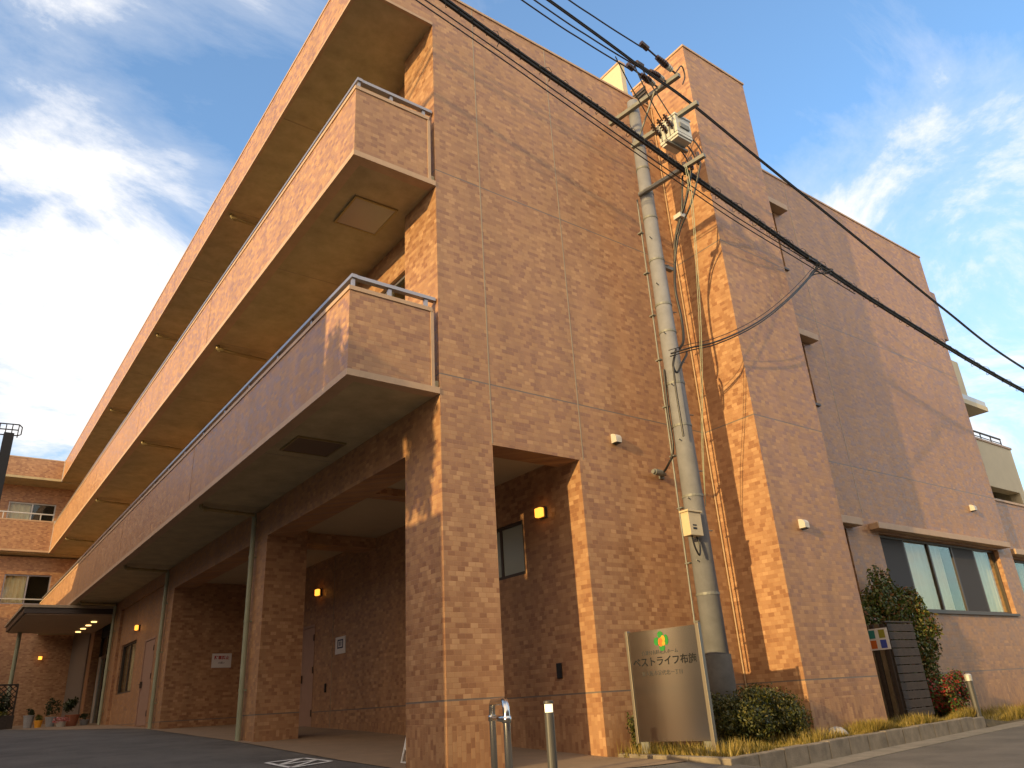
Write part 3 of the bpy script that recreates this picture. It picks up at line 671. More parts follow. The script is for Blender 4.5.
# low tiled wing right of the gable -----------------------------------
w = MB(); AN = (17.25, 20.4, 1.9, 3.40); w.wall_y(16.502, 26, .30, .6, -.3, 4.92, [AN], TILE); w.box(16.502, 26.02, .27, .63, 4.921, 4.98, TRIM); w.build('terrace_wall', H)
window_y(H, *AN, .30, 3, [(18.2, 20.3)], ALUB)
hood(16.95, 20.9, 3.45, .25, .14, .30)
# cream block behind the terrace ---------------------------------------
AB = thing('cream_annex', 'plain cream rendered block with roof rail behind the low tiled wall at right', 'building', (22, 3, 0))
w = MB(); w.wall_y(17.0, 21.55, 1.0, 1.3, 0, 7.15, [(18.6, 21.2, 4.95, 5.72)], CREAM); w.box(21.25, 21.55, 1.3, 9, 0, 7.15, CREAM); w.box(17.0, 17.3, 1.3, 9, 0, 7.15, CREAM); w.box(17.3, 21.25, 1.3, 9, 6.9, 7.0, CREAM); w.box(16.97, 21.58, .97, 9.02, 7.15, 7.21, TRIM)
w.box(17.31, 21.24, 2.6, 2.65, 4.7, 6.88, DARKIN)
wo = w.build('wall', AB)
r_ = MB(); r_.tube([(17.1, 1.15, 7.52), (21.4, 1.15, 7.52)], .03, ALUB); r_.tube([(17.1, 1.15, 7.38), (21.4, 1.15, 7.38)], .015, ALUB)
for i in range(7): r_.tube([(17.2+i*.7, 1.15, 7.21), (17.2+i*.7, 1.15, 7.52)], .018, ALUB)
r_.build('roof_rail', AB)
w = MB().box(18.9, 19.1, .96, .999, 6.15, 6.42, ALUB); w.build('vent_cap', AB)

# ------------------------------------------------------------------ notices on the walls
n_ = thing('notice_sign', 'white landscape notice with red heading on the dark wall between two downpipes', 'sign', (1.33, 13.19, 1.95))
b_ = MB().box(1.09, 1.58, 13.178, 13.197, 1.965, 2.31, PAPER); b_.build('board', n_)
text_mesh('駐車禁止', .095, RED, n_, 'heading', frame_at((1.335, 13.176, 2.20), (1, 0, 0)), .003)
text_mesh('お願い', .055, INK, n_, 'small_print', frame_at((1.335, 13.176, 2.08), (1, 0, 0)))
n_ = thing('notice_sheet', 'white portrait notice with a dark square beside the pink porch door', 'sign', (2.35, 8.15, 1.9))
b_ = MB().box(2.343, 2.358, 7.90, 8.41, 1.89, 2.56-.32, PAPER); b_.build('board', n_)
b_ = MB()
for q in ((8.01, 8.30, 2.155, 2.185), (8.01, 8.30, 2.0, 2.03), (8.26, 8.30, 2.03, 2.155), (8.01, 8.05, 2.03, 2.155), (8.10, 8.14, 2.05, 2.14), (8.18, 8.22, 2.05, 2.14)): b_.box(2.3405, 2.3425, *q, BLUE)
b_.build('printed_mark', n_)

# ------------------------------------------------------------------ utility pole
PX, PY = 3.86, -.74          # laid out here, then the whole pole is moved to its foot below
P = thing('utility_pole', 'grey concrete utility pole with crossarms and white transformer beside the stair tower', 'utility pole', (PX, PY, 0))
v = MB().tube([(PX, PY, -.2), (PX, PY, 10.85)], .172, CONC, 24, r2=.104); v.build('shaft', P, smooth=True)
v = MB().tube([(PX, PY, .0), (PX, PY, 1.15)], .192, STEELP, 24, r2=.186); v.build('base_cover', P, smooth=True)
v = MB()
for z in (1.95, 3.35, 4.45, 5.15, 6.05, 6.55, 7.4, 8.25, 8.75, 9.3):
    v = MB(); rr = .172-.068*(z+.2)/11; v.tube([(PX, PY, z-.018), (PX, PY, z+.018)], rr+.009, GALV, 20); v.box(PX+rr-.01, PX+rr+.05, PY-.02, PY+.02, z-.012, z+.012, GALV); v.build('band', P)
for i, z in enumerate(np.arange(2.4, 8.2, .45)):
    v = MB(); rr = .172-.068*(z+.2)/11; sgn = 1 if i % 2 else -1
    v.tube([(PX+sgn*(rr-.01), PY-.05, z), (PX+sgn*(rr+.07), PY-.08, z)], .009, GALV, 6); v.build('step_bolt', P)
A1d = Vector((.12, -1, 0)).normalized()
def arm(z, t0, t1, s=.04, name='crossarm', off=.13):
    o = Vector((PX-off, PY, z)); sx = Vector((A1d.y*-1, A1d.x, 0))
    rot = Matrix.Translation(o) @ Matrix(((A1d.x, sx.x, 0, 0), (A1d.y, sx.y, 0, 0), (0, 0, 1, 0), (0, 0, 0, 1)))
    return MB().box(t0, t1, -s, s, -s, s, GALV, rot=rot).build(name, P, bevel=.006), o
arm(10.60, -.46, 1.12); arm(8.74, -.05, 1.30, .035); arm(9.80, -.05, 1.36, .04); 
v = MB().tube([(PX-.05, PY+.02, 9.85), (PX-.11, PY-.62, 10.56)], .018, GALV, 6); v.build('arm_brace', P)
# transformer
tx, ty, tz = 3.93, -1.50, 9.38; ks = .78
v = MB().box(tx-.19, tx+.19, ty-.20, ty+.20, tz, tz+.40, TRANS); v.box(tx-.205, tx+.205, ty-.215, ty+.215, tz+.401, tz+.44, TRANS); v.box(tx-.17, tx+.17, ty-.18, ty+.18, tz-.04, tz-.001, TRANS)
for i in range(4): v.box(tx-.21, tx-.191, ty-.14+i*.093-.01, ty-.14+i*.093+.01, tz+.05, tz+.36, GALV)
v.box(tx-.12, tx+.12, ty-.225, ty-.201, tz+.16, tz+.26, GALV); v.box(tx-.194, tx+.194, ty-.204, ty+.204, tz+.05, tz+.065, GALV)
T = v.build('transformer', P, bevel=.012)
for dy in (.16, .02, -.12):
    v = MB()
    for i in range(4): v.tube([(tx-.24-.035*i, ty+dy, tz+.20+.035*i), (tx-.262-.035*i, ty+dy, tz+.222+.035*i)], .045, PORC, 10)
    v.tube([(tx-.18, ty+dy, tz+.15), (tx-.39, ty+dy, tz+.36)], .02, PORC, 8); v.build('bushing', T)
v = MB().box(tx-.06, tx+.10, ty-.02, ty+.16, tz+.44, tz+.52, PORC); v.build('lid_fitting', T)
v = MB().box(tx-.28, tx+.24, ty-.03, ty+.03, tz-.09, tz-.045, GALV); v.build('mounting_bar', T)
for dy in (-.15, 0., .15):
    v = MB(); v.tube(catmull([(tx+.17, ty+dy, tz+.12), (tx+.27, ty+dy-.05, tz-.02), (tx+.22, ty+dy-.16, tz-.35), (3.93, ty+dy-.22, tz-.52)], 6), .013, CABLE, 6)
    v.tube([(3.92, ty+dy-.22, tz-.70), (3.92, ty+dy-.22, tz-.46)], .032, PORC, 8); v.build('lead_wire', T)
# dead-end insulators on the top crossarm
tops = [(3.02, -1.78, 10.93), (3.02, -1.42, 10.75), (3.02, -1.62, 10.62)]
arm_pts = [(3.90, -1.76, 10.72), (3.80, -1.40, 10.66), (3.84, -1.58, 10.66)]
for (sx_, sy_, sz_), (ex_, ey_, ez_) in zip(tops, arm_pts):
    v = MB(); A_ = Vector((ex_, ey_, ez_)); B_ = Vector((sx_+.02, sy_, sz_)); n = 9
    v.tube([A_, B_], .018, PORC, 6)
    for i in range(n):
        t = .12+.45*i/n; q = A_.lerp(B_, t); v.tube([q, A_.lerp(B_, t+.03)], .062-.004*abs(i-4), TRANS if i < 3 else PORC, 10)
    for t in (.80, .9): v.tube([A_.lerp(B_, t), A_.lerp(B_, t+.09)], .05, PORC, 8)
    v.build('insulator', P)
v = MB()
for s_, e_, dp in (((2.75, -1.44, 10.75), (3.60, -1.35, 9.72), .25), ((2.95, -1.62, 10.62), (3.62, -1.53, 9.70), .3), ((3.35, -1.5, 10.7), (3.62, -1.7, 9.70), .18)):
    s_ = Vector(s_); e_ = Vector(e_); v.tube(catmull([s_, s_.lerp(e_, .3)+Vector((.06, 0, .08-dp)), s_.lerp(e_, .7)+Vector((.1, 0, -dp*.8)), e_], 8), .011, CABLE, 6)
v.tube(catmull([(3.90, -1.76, 10.74), (4.05, -1.8, 10.95), (4.15, -1.76, 10.8), (4.1, -1.72, 10.62)], 8), .012, CABLE, 6)
v.build('jumper_wire', P)
v = MB()
v.tube(catmull([(3.93, -1.7, 8.7), (3.95, -1.45, 8.2), (3.98, -1.15, 7.8), (4.02, -.98, 7.3), (4.0, -.92, 6.8), (4.06, -.90, 6.3), (4.02, -.90, 5.9), (PX+.1, PY-.1, 5.75)], 8), .022, CABLE, 8)
v.tube(catmull([(3.93, -1.9, 8.7), (3.94, -1.6, 8.15), (3.98, -1.2, 7.75), (4.0, -1.0, 7.3)], 8), .016, CABLE, 8); v.tube(catmull([(3.93, -1.5, 8.7), (3.95, -1.35, 8.1), (3.98, -1.15, 7.75)], 8), .016, CABLE, 8)
v.box(3.9, 4.05, -1.35, -1.2, 7.98, 8.06, VENT); v.box(PX+.09, PX+.33, PY-.06, PY+.02, 7.30, 7.36, GALV)
v.build('service_cable', P)
v = MB(); v.tube(catmull([(3.67, -1.8, 8.6), (3.66, -1.8, 7.85), (3.72, -1.5, 5.74), (3.9, -1.05, 4.1), (PX+.13, PY-.1, 3.2)], 8), .006, PIPE, 6); v.tube(catmull([(3.70, -1.75, 8.6), (3.69, -1.72, 7.6), (3.75, -1.42, 5.6), (3.93, -1.0, 4.1), (PX+.15, PY-.1, 3.3)], 8), .005, PIPE, 6); v.build('ground_wire', P)
v = MB(); xx = PX-.155; v.tube([(PX-.115, PY+.13, 8.7), (PX-.16, PY+.175, 1.2)], .014, GALV, 8)
v.tube(catmull([(xx+.0, PY+.06, 5.4), (xx-.02, PY+.08, 4.7), (xx-.01, PY+.10, 4.1), (xx+.0, PY+.28, 3.86), (xx+.1, PY+.5, 3.82)], 8), .017, CABLE, 8)
for z in np.arange(1.6, 8.6, .8): v.box(PX-.17, PX-.10, PY+.10, PY+.19, z-.01, z+.01, GALV)
v.build('conduit', P)
v = MB(); v.box(3.44, 3.70, -.96, -.82, 2.72, 3.05, BOXM); v.box(3.42, 3.72, -.98, -.81, 3.05, 3.075, BOXM); v.box(3.50, 3.58, -.963, -.961, 2.80, 2.83, INK); v.box(3.50, 3.58, -.963, -.961, 2.85, 2.87, INK)
v.build('meter_box', P, bevel=.01)
v = MB(); v.tube(catmull([(3.52, -.9, 2.72), (3.53, -.92, 2.55), (3.60, -.92, 2.45), (3.66, -.90, 2.6), (3.64, -.88, 2.72)], 6), .013, CABLE, 6); v.build('box_cable', P)
# communication cable loop on the pole where the drop wire lands
v = MB(); v.tube(catmull([(3.78, -.92, 5.67), (3.70, -.95, 5.55), (3.64, -.93, 5.35), (3.70, -.94, 5.25), (3.85, -.95, 5.45), (4.0, -.93, 5.62), (4.08, -.88, 5.72)], 8), .018, CABLE, 8)
v.tube(catmull([(3.64, -.93, 5.35), (3.62, -.93, 4.9), (3.63, -.93, 4.2)], 8), .016, CABLE, 8); v.build('cable_loop', P)

P.location = (4.10, -.55, -.02); P.scale = (1.028, 1.028, 1.028)

# ------------------------------------------------------------------ overhead cables
CSH = Vector((.24, .175, .21))                       # the lines follow the pole to its foot
def cable(name, label, cat, strands, group=None, wraps=None):
    """strands: list of (points, radius); wraps adds the spiral hanger wire"""
    strands = [([Vector(p)+CSH for p in pts], rr) for pts, rr in strands]
    if wraps: wraps = ([Vector(p)+CSH for p in wraps[0]],)+wraps[1:]
    o0 = Vector(strands[0][0][0]); m = MB()
    for pts, rr in strands: m.tube(catmull(pts, 14), rr, CABLE, 7)
    if wraps:
        pts, R, turns, rr = wraps; c_ = catmull(pts, 40); n = len(c_); hp = []
        for i, q in enumerate(c_):
            for k in range(3):
                t = (i+k/3)/n; ph = t*turns*2*math.pi; j = min(n-1, i+1); qq = q.lerp(c_[j], k/3)
                w_ = R*(.55+.9*abs(math.sin(t*turns*1.37)*math.sin(t*turns*.61+.4))); hp.append(qq+Vector((0, math.cos(ph)*w_, math.sin(ph)*w_+.02)))
        m.tube(hp, rr, CABLE, 4, cap=False)
    return tag(m.build(name, loc=tuple(o0)), label, cat, group)
b0 = [(-14, -1.9, 12.2), (-6, -1.75, 10.6), (-.86, -1.62, 9.60), (2.21, -1.62, 9.02), (3.9, -1.62, 8.68), (5.8, -1.62, 8.32), (7.3, -1.62, 8.05), (10.2, -1.62, 7.62), (15.8, -1.62, 7.05), (24, -1.7, 6.7), (36, -1.8, 6.9)]
def shift(pts, dy, dz): return [(x, y+dy, z+dz) for x, y, z in pts]
cable('overhead_cable', 'thick lower black bundled cable wound with loose hanger wire, crossing in front of the pole', 'cable',
      [(b0, .030), (shift(b0, .03, .035), .020), (shift(b0, -.03, .03), .022), (shift(b0, .0, .062), .012)], 'overhead cables', (b0, .068, 170, .005))
t0 = [(-14, -1.6, 11.9), (-6, -1.56, 10.4), (-.4, -1.55, 9.40), (1.0, -1.55, 9.12), (2.4, -1.55, 8.84), (3.8, -1.56, 8.56), (5.2, -1.58, 8.28), (7.0, -1.62, 8.02), (8.8, -1.63, 7.80)]
cable('overhead_cable', 'pair of thin black wires running just beneath the thick bundled cable', 'cable', [(t0, .010), (shift(t0, .05, -.05), .010)], 'overhead cables')
h0 = [(-14, -2.0, 13.0), (-6, -1.9, 11.8), (.9, -1.8, 10.93), (2.14, -1.8, 10.86), (3.1, -1.78, 10.90)]
def hv(y, z): return [(-14, y-.1, z+2.0), (-6, y-.05, z+.95), (.5, y, z+.17), (2.0, y, z+.03), (3.06, y, z)]
hvs = [('topmost of the three black line wires ending at insulators on the top crossarm', tops[0]), ('black line wire ending nearest the wall on the top crossarm', tops[1]), ('middle black line wire ending at the top crossarm', tops[2])]
for lab, (x_, y_, z_) in hvs: cable('line_wire', lab, 'wire', [(hv(y_, z_), .013)], 'overhead cables')
c0 = [(-14, -1.75, 12.6), (-6, -1.72, 11.65), (1.2, -1.68, 10.82), (3.2, -1.68, 10.52), (4.2, -1.70, 10.36), (6.05, -1.72, 9.88), (9.2, -1.75, 9.10), (12.4, -1.78, 8.28), (15.8, -1.8, 7.62), (24, -1.9, 6.9), (36, -2, 6.8)]
cable('overhead_cable', 'upper black cable of twisted strands passing over the top crossarm down to the right edge', 'cable', [(c0, .017), (shift(c0, .016, .022), .013), (shift(c0, -.018, .016), .012)], 'overhead cables')
d0 = [(7.45, -1.62, 7.98), (7.39, -1.62, 7.86), (6.54, -1.6, 7.14), (5.64, -1.56, 6.46), (4.9, -1.5, 5.99), (4.19, -1.38, 5.63), (3.8, -1.18, 5.52), (3.58, -.95, 5.46)]
cable('drop_wire', 'sagging twisted drop wire from the bundled cable to the pole', 'wire', [(d0, .014), (shift(d0, .02, -.04), .010), (shift(d0, .03, .07), .006)], 'overhead cables')
m = MB()
for k in range(5):
    an = k*1.3; m.tube(catmull([(7.45+.05*k, -1.62, 7.98), (7.45+.08*k, -1.72+.05*math.sin(an), 7.86+.08*math.cos(an)), (7.30, -1.62, 7.76+.05*math.sin(an)), (7.02, -1.60, 7.52)], 8), .010, CABLE, 5)
m.box(7.2, 7.5, -1.66, -1.58, 8.02, 8.10, CABLE)
m.v = [tuple(Vector(p)+CSH) for p in m.v]
tag(m.build('cable_joint', loc=(7.5, -1.45, 8.2)), 'tangle of looped black wire where the drop wire leaves the bundled cable', 'cable joint')

# ------------------------------------------------------------------ name board in the planting strip
sn, sf = Vector((2.70, -1.50, 0)), Vector((2.53, -.40, 0)); sdv = (sf-sn).normalized(); sno = Vector((-sdv.y, sdv.x, 0))   # sno looks to -x
if sno.x > 0: sno = -sno
SG = thing('sign_board', 'upright brushed steel name board with a clover emblem and Japanese lettering on two legs', 'sign', tuple(sn.lerp(sf, .5)))
SL = (sf-sn).length
def sb(m_, t0, t1, n0, n1, z0, z1, mt):
    rot = Matrix.Translation(sn) @ Matrix(((sdv.x, sno.x, 0, 0), (sdv.y, sno.y, 0, 0), (0, 0, 1, 0), (0, 0, 0, 1))); m_.box(t0, t1, n0, n1, z0, z1, mt, rot=rot)
m = MB(); sb(m, .055, SL-.045, -.02, .02, .17, 1.46, BRUSH); m.build('panel', SG)
for q in ((0, .05, -.035, .03, -.1, 1.48), (SL-.04, SL, -.04, .035, .15, 1.48)):
    m = MB(); sb(m, *q, FRAME); m.build('frame_post', SG, bevel=.004)
for q in ((SL-.16, SL-.04, -.04, .0, -.1, .17), (.055, .17, -.045, .0, -.1, .17)):
    m = MB(); sb(m, *q, GALV); m.build('leg', SG, bevel=.004)
def sfr(t, z): 
    q = sn + sdv*t + sno*.022; return frame_at((q.x, q.y, z), -sdv)
mid = SL*.505
text_mesh('ベストライフ布施', .119, SIGNINK, SG, 'lettering', sfr(mid, 1.075), .0018)
text_mesh('介護付有料老人ホーム', .055, SIGNGREY, SG, 'small_lettering', sfr(mid+.05, 1.185), .0)
text_mesh('東大阪市足代北一丁目', .062, SIGNGREY, SG, 'small_lettering', sfr(mid+.05, .94), .0)
def petal(m_, fr, cx, cz, rx, rz, mt, n=18, lift=0):
    pts = [fr @ Vector((cx+rx*math.cos(2*math.pi*i/n), cz+rz*math.sin(2*math.pi*i/n), lift)) for i in range(n)]; m_.face(pts, mt)
m = MB(); fr = sfr(mid, 1.315)
petal(m, fr, -.01, .075, .042, .042, GREEN, lift=.001); petal(m, fr, -.075, .0, .038, .05, GREEN, lift=.0015); petal(m, fr, .07, .01, .034, .062, GREEN, lift=.002); petal(m, fr, .0, -.078, .042, .04, GREEN, lift=.0025)
petal(m, fr, -.012, -.012, .036, .052, ORANGE, lift=.0035); petal(m, fr, .026, .025, .030, .040, YELO, lift=.003); petal(m, fr, .030, -.03, .024, .026, YELO, lift=.004)
m.build('emblem', SG)

# ------------------------------------------------------------------ street furniture
bl = thing('lamp_bollard', 'slim grey bollard with a lit square lens near its top on the porch floor', 'bollard', (.62, -1.06, 0), 'bollards')
m = MB().lathe([(.052, -.02), (.052, .585), (.047, .59)], BOLG, .62, -1.06); m.build('post', bl, smooth=False)
m = MB().lathe([(.052, .672), (.055, .68), (.055, .70), (.03, .708)], BOLG, .62, -1.06); m.build('cap', bl)
m = MB().lathe([(.043, .59), (.043, .672)], LENS, .62, -1.06); m.build('lens', bl)
b2 = thing('lamp_bollard', 'grey bollard with a bright cap at the kerb end beside the red leaved shrub', 'bollard', (10.62, -.85, 0), 'bollards')
m = MB().lathe([(.055, -.2), (.055, .60), (.05, .605)], BOLG, 10.62, -.85); m.build('post', b2)
m = MB().lathe([(.062, .605), (.062, .70), (.05, .72), (.02, .73)], ALUW, 10.62, -.85); m.build('cap', b2)
# polished arch barrier seen nearly end on
ar = thing('arch_barrier', 'polished steel hoop barrier with a crossbar in front of the corner pillar', 'barrier', (-.75, -2.1, 0))
n0, n1 = Vector((-1.04, -2.6, 0)), Vector((-.50, -1.62, 0)); dd = (n1-n0).normalized(); pts = [n0+Vector((0, 0, -.1)), n0+Vector((0, 0, .60))]
for i in range(1, 8):
    an = math.pi/2*i/8; pts.append(n0+dd*(.12*(1-math.cos(an)))+Vector((0, 0, .60+.12*math.sin(an))))
pts.append(n0+dd*.13+Vector((0, 0, .72)))
q = [n1+Vector((0, 0, -.1)), n1+Vector((0, 0, .60))]
for i in range(1, 8):
    an = math.pi/2*i/8; q.append(n1-dd*(.12*(1-math.cos(an)))+Vector((0, 0, .60+.12*math.sin(an))))
q.append(n1-dd*.13+Vector((0, 0, .72)))
m = MB().tube(pts+q[::-1], .030, STEEL, 14); m.build('hoop', ar, smooth=True)
m = MB().tube([n0+Vector((0, 0, .585)), n1+Vector((0, 0, .585))], .024, STEEL, 12); m.tube([n0+Vector((0, 0, .56)), n0+Vector((0, 0, .61))], .038, STEEL, 12); m.tube([n1+Vector((0, 0, .56)), n1+Vector((0, 0, .61))], .038, STEEL, 12); m.build('crossbar', ar, smooth=True)
# folding caution stand behind the corner pillar
fs = thing('folding_stand', 'white folding floor stand with an orange panel half hidden behind the corner pillar', 'sign', (.4, 1.6, .08))
m = MB()
for sy_ in (0, .5):
    for sx_ in (-1, 1): m.tube([(.43+sx_*.17, 1.05+sy_, gz(1.3)), (.43+sx_*.02, 1.05+sy_, .64)], .014, WHITE, 8)
for sx_ in (-1, 1): m.tube([(.43+sx_*.168, 1.05, .09), (.43+sx_*.168, 1.55, .09)], .012, WHITE, 8)
m.build('frame', fs)
for sx_ in (-1, 1):
    m = MB(); m.face([(.43+sx_*.13, 1.07, .23), (.43+sx_*.13, 1.53, .23), (.43+sx_*.03, 1.53, .60), (.43+sx_*.03, 1.07, .60)], WHITE); m.face([(.43+sx_*.127, 1.11, .28), (.43+sx_*.127, 1.49, .28), (.43+sx_*.072, 1.49, .46), (.43+sx_*.072, 1.11, .46)], ORANGE) if sx_ < 0 else None
    if sx_ < 0: m.v = m.v[:4]+[(x-.004, y, z) for x, y, z in m.v[4:]]
    m.build('board', fs)
# timber screen beside the tower
SC = thing('timber_screen', 'dark stained timber screen of horizontal boards around a pipe space beside the stair tower', 'fence', (8.6, -.6, 0))
sx0, sx1, sy0, sy1 = 8.30, 9.22, -.78, -.10
m = MB()
for i in range(11): 
    z = .12+i*.135; m.box(sx0+.05, sx1, sy0-.012+.003*random.uniform(-1, 1), sy0+.012, z, z+.122, WOOD)
m.build('board_panel', SC, bevel=.004)
m = MB()
for i in range(7): y = sy0+.02+i*.095; m.box(sx0+.0, sx0+.024, y, y+.078, .05, 1.60, WOODL if i % 2 else WOOD)
m.build('side_panel', SC, bevel=.004)
m = MB()
for x, y in ((sx0+.06, sy0+.05), (sx1-.04, sy0+.05), (sx1-.04, sy1)): m.box(x-.03, x+.03, y-.03, y+.03, -.1, 1.58, WOOD)
m.box(sx0-.01, sx1+.01, sy0-.02, sy0+.06, 1.615, 1.64, WOOD); m.build('post', SC)
PS = thing('poster', 'small white poster of six coloured pictures pinned on the side of the timber screen', 'poster', (8.28, -.45, 1.3))
m = MB().box(sx0-.012, sx0-.002, -.80, -.22, 1.18, 1.53, PAPER); m.build('sheet', PS)
cols6 = [(.55, .05, .25), (.03, .22, .20), (.30, .28, .03), (.02, .10, .07), (.60, .14, .02), (.05, .08, .40)]
for k, cc in enumerate(cols6):
    pm = mat('poster_ink', cc, .7); i, j = k % 3, k//3; ya = -.27-i*.178
    m = MB(); zt = 1.505-j*.165
    if k == 0:
        for q in ((0, 1), (1, 0)): 
            m.face([(sx0-.0135, ya-.01-.10*q[0], zt-.13), (sx0-.0135, ya-.035-.10*q[0], zt-.13), (sx0-.0135, ya-.035-.10*q[1], zt), (sx0-.0135, ya-.01-.10*q[1], zt)], pm)
    else:
        m.face([(sx0-.0135, ya-.015, zt-.135), (sx0-.0135, ya-.125, zt-.135), (sx0-.0135, ya-.125, zt), (sx0-.0135, ya-.015, zt)], pm)
    m.build('picture', PS)
# pale stone
m = MB(); 
n = 12; base = []
for i in range(5):
    t = i/4; rr = math.cos(t*math.pi/2*.95); 
    for j in range(n):
        an = 2*math.pi*j/n; k = 1+.12*math.sin(3*an+1)+.06*random.uniform(-1, 1); m.v.append((5.72+.17*rr*k*math.cos(an), -1.13+.17*rr*k*math.sin(an), -.03+.17*math.sin(t*math.pi/2)))
for i in range(4):
    for j in range(n): m.f.append((i*n+j, i*n+(j+1) % n, (i+1)*n+(j+1) % n, (i+1)*n+j)); m.m.append(m.mi(STONE))
m.f.append(tuple(4*n+j for j in range(n))); m.m.append(0)
tag(m.build('boulder', smooth=True, loc=(5.72, -1.13, 0)), 'small pale grey stone in the grass at the foot of the stair tower', 'stone')

# ------------------------------------------------------------------ planting
def bush(name, label, cat, centre, rad, n, size, m_, group, lumps=26, stems=5, trunk_h=None, box=0.0, lump_r=.42):
    o = thing(name, label, cat, (centre[0], centre[1], -.02), group)
    Pn, nr = blob_points(n, centre, rad, lumps, .35, lump_r, box=box)
    k = Pn[:, 2] > .0; leaf_mesh('foliage', Pn[k], nr[k], size, m_, o, loc=(centre[0], centre[1], 0.0))
    s_ = MB()
    for i in range(stems):
        an = 2*math.pi*i/stems+.4; top = Vector((centre[0]+rad[0]*.55*math.cos(an), centre[1]+rad[1]*.55*math.sin(an), centre[2]+rad[2]*.35))
        s_.tube(catmull([(centre[0]+.05*math.cos(an), centre[1]+.05*math.sin(an), -.05), Vector((centre[0], centre[1], centre[2]*.5)).lerp(top, .4), top], 5), .018, BARK, 6, r2=.005)
    s_.build('stems', o)
    return o
bush('hedge_bush', 'dark clipped bush close behind the name board', 'bush', (3.72, -1.10, .36), (.56, .44, .43), 13000, .042, HEDGE, 'shrubs in the planting strip', box=.7)
bush('hedge_bush', 'sunlit round clipped bush between the name board and the stair tower', 'bush', (4.58, -1.00, .36), (.52, .42, .43), 13000, .042, HEDGE, 'shrubs in the planting strip', box=.75)
bush('hedge_bush', 'small low bush peeping out left of the name board', 'bush', (2.72, -.26, .30), (.16, .16, .32), 1600, .042, HEDGE, 'shrubs in the planting strip')
bush('photinia_bush', 'tall loose shrub with reddish tips climbing above the timber screen below the window', 'bush', (9.55, -.33, 1.60), (1.75, .27, 1.18), 26000, .08, PHOT, 'shrubs in the planting strip', lumps=70, lump_r=.27)
bush('photinia_bush', 'narrow leafy shrub standing at the right end of the timber screen', 'bush', (10.2, -.34, .85), (.5, .24, 1.05), 6000, .06, PHOT, 'shrubs in the planting strip', lumps=18)
bush('red_shrub', 'low shrub with bright red and green leaves beside the kerb bollard', 'bush', (10.45, -.52, .40), (.92, .26, .52), 8500, .055, REDL, 'shrubs in the planting strip', lumps=34, lump_r=.34)
# dry grass over the strip
n = 30000; gx = np.concatenate([rng.uniform(2.45, 11, int(n*.62)), rng.uniform(11, 24, n-int(n*.62))]); ky = np.array([kerb_line(x) for x in gx])
gy = ky+.12+(rng.beta(1.0, 1.3, n))*(np.where(gx > 5.3, np.where(gx < 7.27, -1.06, -.02), -.02)-ky-.12)
cl = np.sin(gx*3.1+np.sin(gy*5)*1.2)*.5+.5; h = (.06+.19*cl*rng.uniform(.2, 1, n))*np.where(gx > 11, 1.15, 1.0)
an = rng.uniform(0, 2*np.pi, n); lean = rng.uniform(.1, .9, n)*h; wd = .007+.004*rng.random(n)
bz = np.where(gx > 10.6, -.02-.15*np.clip((gx-10.6)/1.5, 0, 1)*np.clip(1-(gy-ky)/np.maximum(.42-ky, .05), 0, 1), -.02)
A = np.stack([gx-wd*np.sin(an), gy+wd*np.cos(an), bz], 1); B = np.stack([gx+wd*np.sin(an), gy-wd*np.cos(an), bz], 1); T_ = np.stack([gx+lean*np.cos(an), gy+lean*np.sin(an), bz+h], 1)
V = np.stack([A, B, T_], 1).reshape(-1, 3); me = bpy.data.meshes.new('dry_grass'); me.vertices.add(3*n); me.vertices.foreach_set('co', V.ravel()); me.loops.add(3*n); me.loops.foreach_set('vertex_index', np.arange(3*n)); me.polygons.add(n); me.polygons.foreach_set('loop_start', np.arange(n)*3); me.polygons.foreach_set('loop_total', np.full(n, 3)); me.update(); me.validate(); me.materials.append(GRASSM)
go = bpy.data.objects.new('dry_grass', me); COL.objects.link(go); tag(go, 'dry yellow grass covering the planting strip along the kerb', 'grass', kind='stuff')

# ------------------------------------------------------------------ entrance pots, trellis, mast
def pot(x, y, r_, h_, mt, leaf, nl, lr, lh, label, ls=.09):
    z = gz(y)+.008; o = thing('potted_plant', label, 'plant pot', (x, y, z), 'pots by the entrance')
    m = MB().lathe([(r_*.72, z), (r_, z+h_), (r_*1.08, z+h_), (r_*1.08, z+h_+.03), (r_*.9, z+h_+.03), (r_*.85, z+h_-.03)], mt, x, y, 16); m.build('pot', o)
    Pn, nr = blob_points(nl, (x, y, z+h_+lh*.8), (lr, lr, lh), 10, .3); leaf_mesh('leaves', Pn, nr, ls, leaf, o, loc=(x, y, z))
pot(-.75, 21.3, .20, .30, TERRA, POTL, 420, .34, .32, 'terracotta pot with a loose bushy plant at the corner of the paving')
pot(-1.2, 22.4, .16, .26, STONE, POTL, 260, .26, .35, 'grey pot with a dark leafy plant right of the canopy post')
pot(-1.86, 22.0, .15, .34, STONE, POTL, 120, .14, .14, 'white cylindrical pot beside the trellis planter')
pot(-1.60, 21.8, .12, .18, YELO, FLOWL, 120, .14, .12, 'small yellow pot between the white pot and the grey pot')
pot(-1.08, 21.0, .14, .12, VENT, PINKF, 260, .30, .10, 'low white pot of red and pink flowers at the driveway edge', .07)
pot(-.35, 21.6, .14, .14, STONE, POTL, 150, .24, .14, 'low white bowl of green plants right of the terracotta pot', .07)
tp = thing('trellis_planter', 'dark lattice trellis planter with climbing plant and yellow flowers at the left edge', 'planter', (-2.7, 23, gz(23)))
z0 = gz(23); m = MB().box(-3.2, -2.20, 22.7, 23.15, z0, z0+.40, WOOD); m.build('trough', tp, bevel=.01)
m = MB()
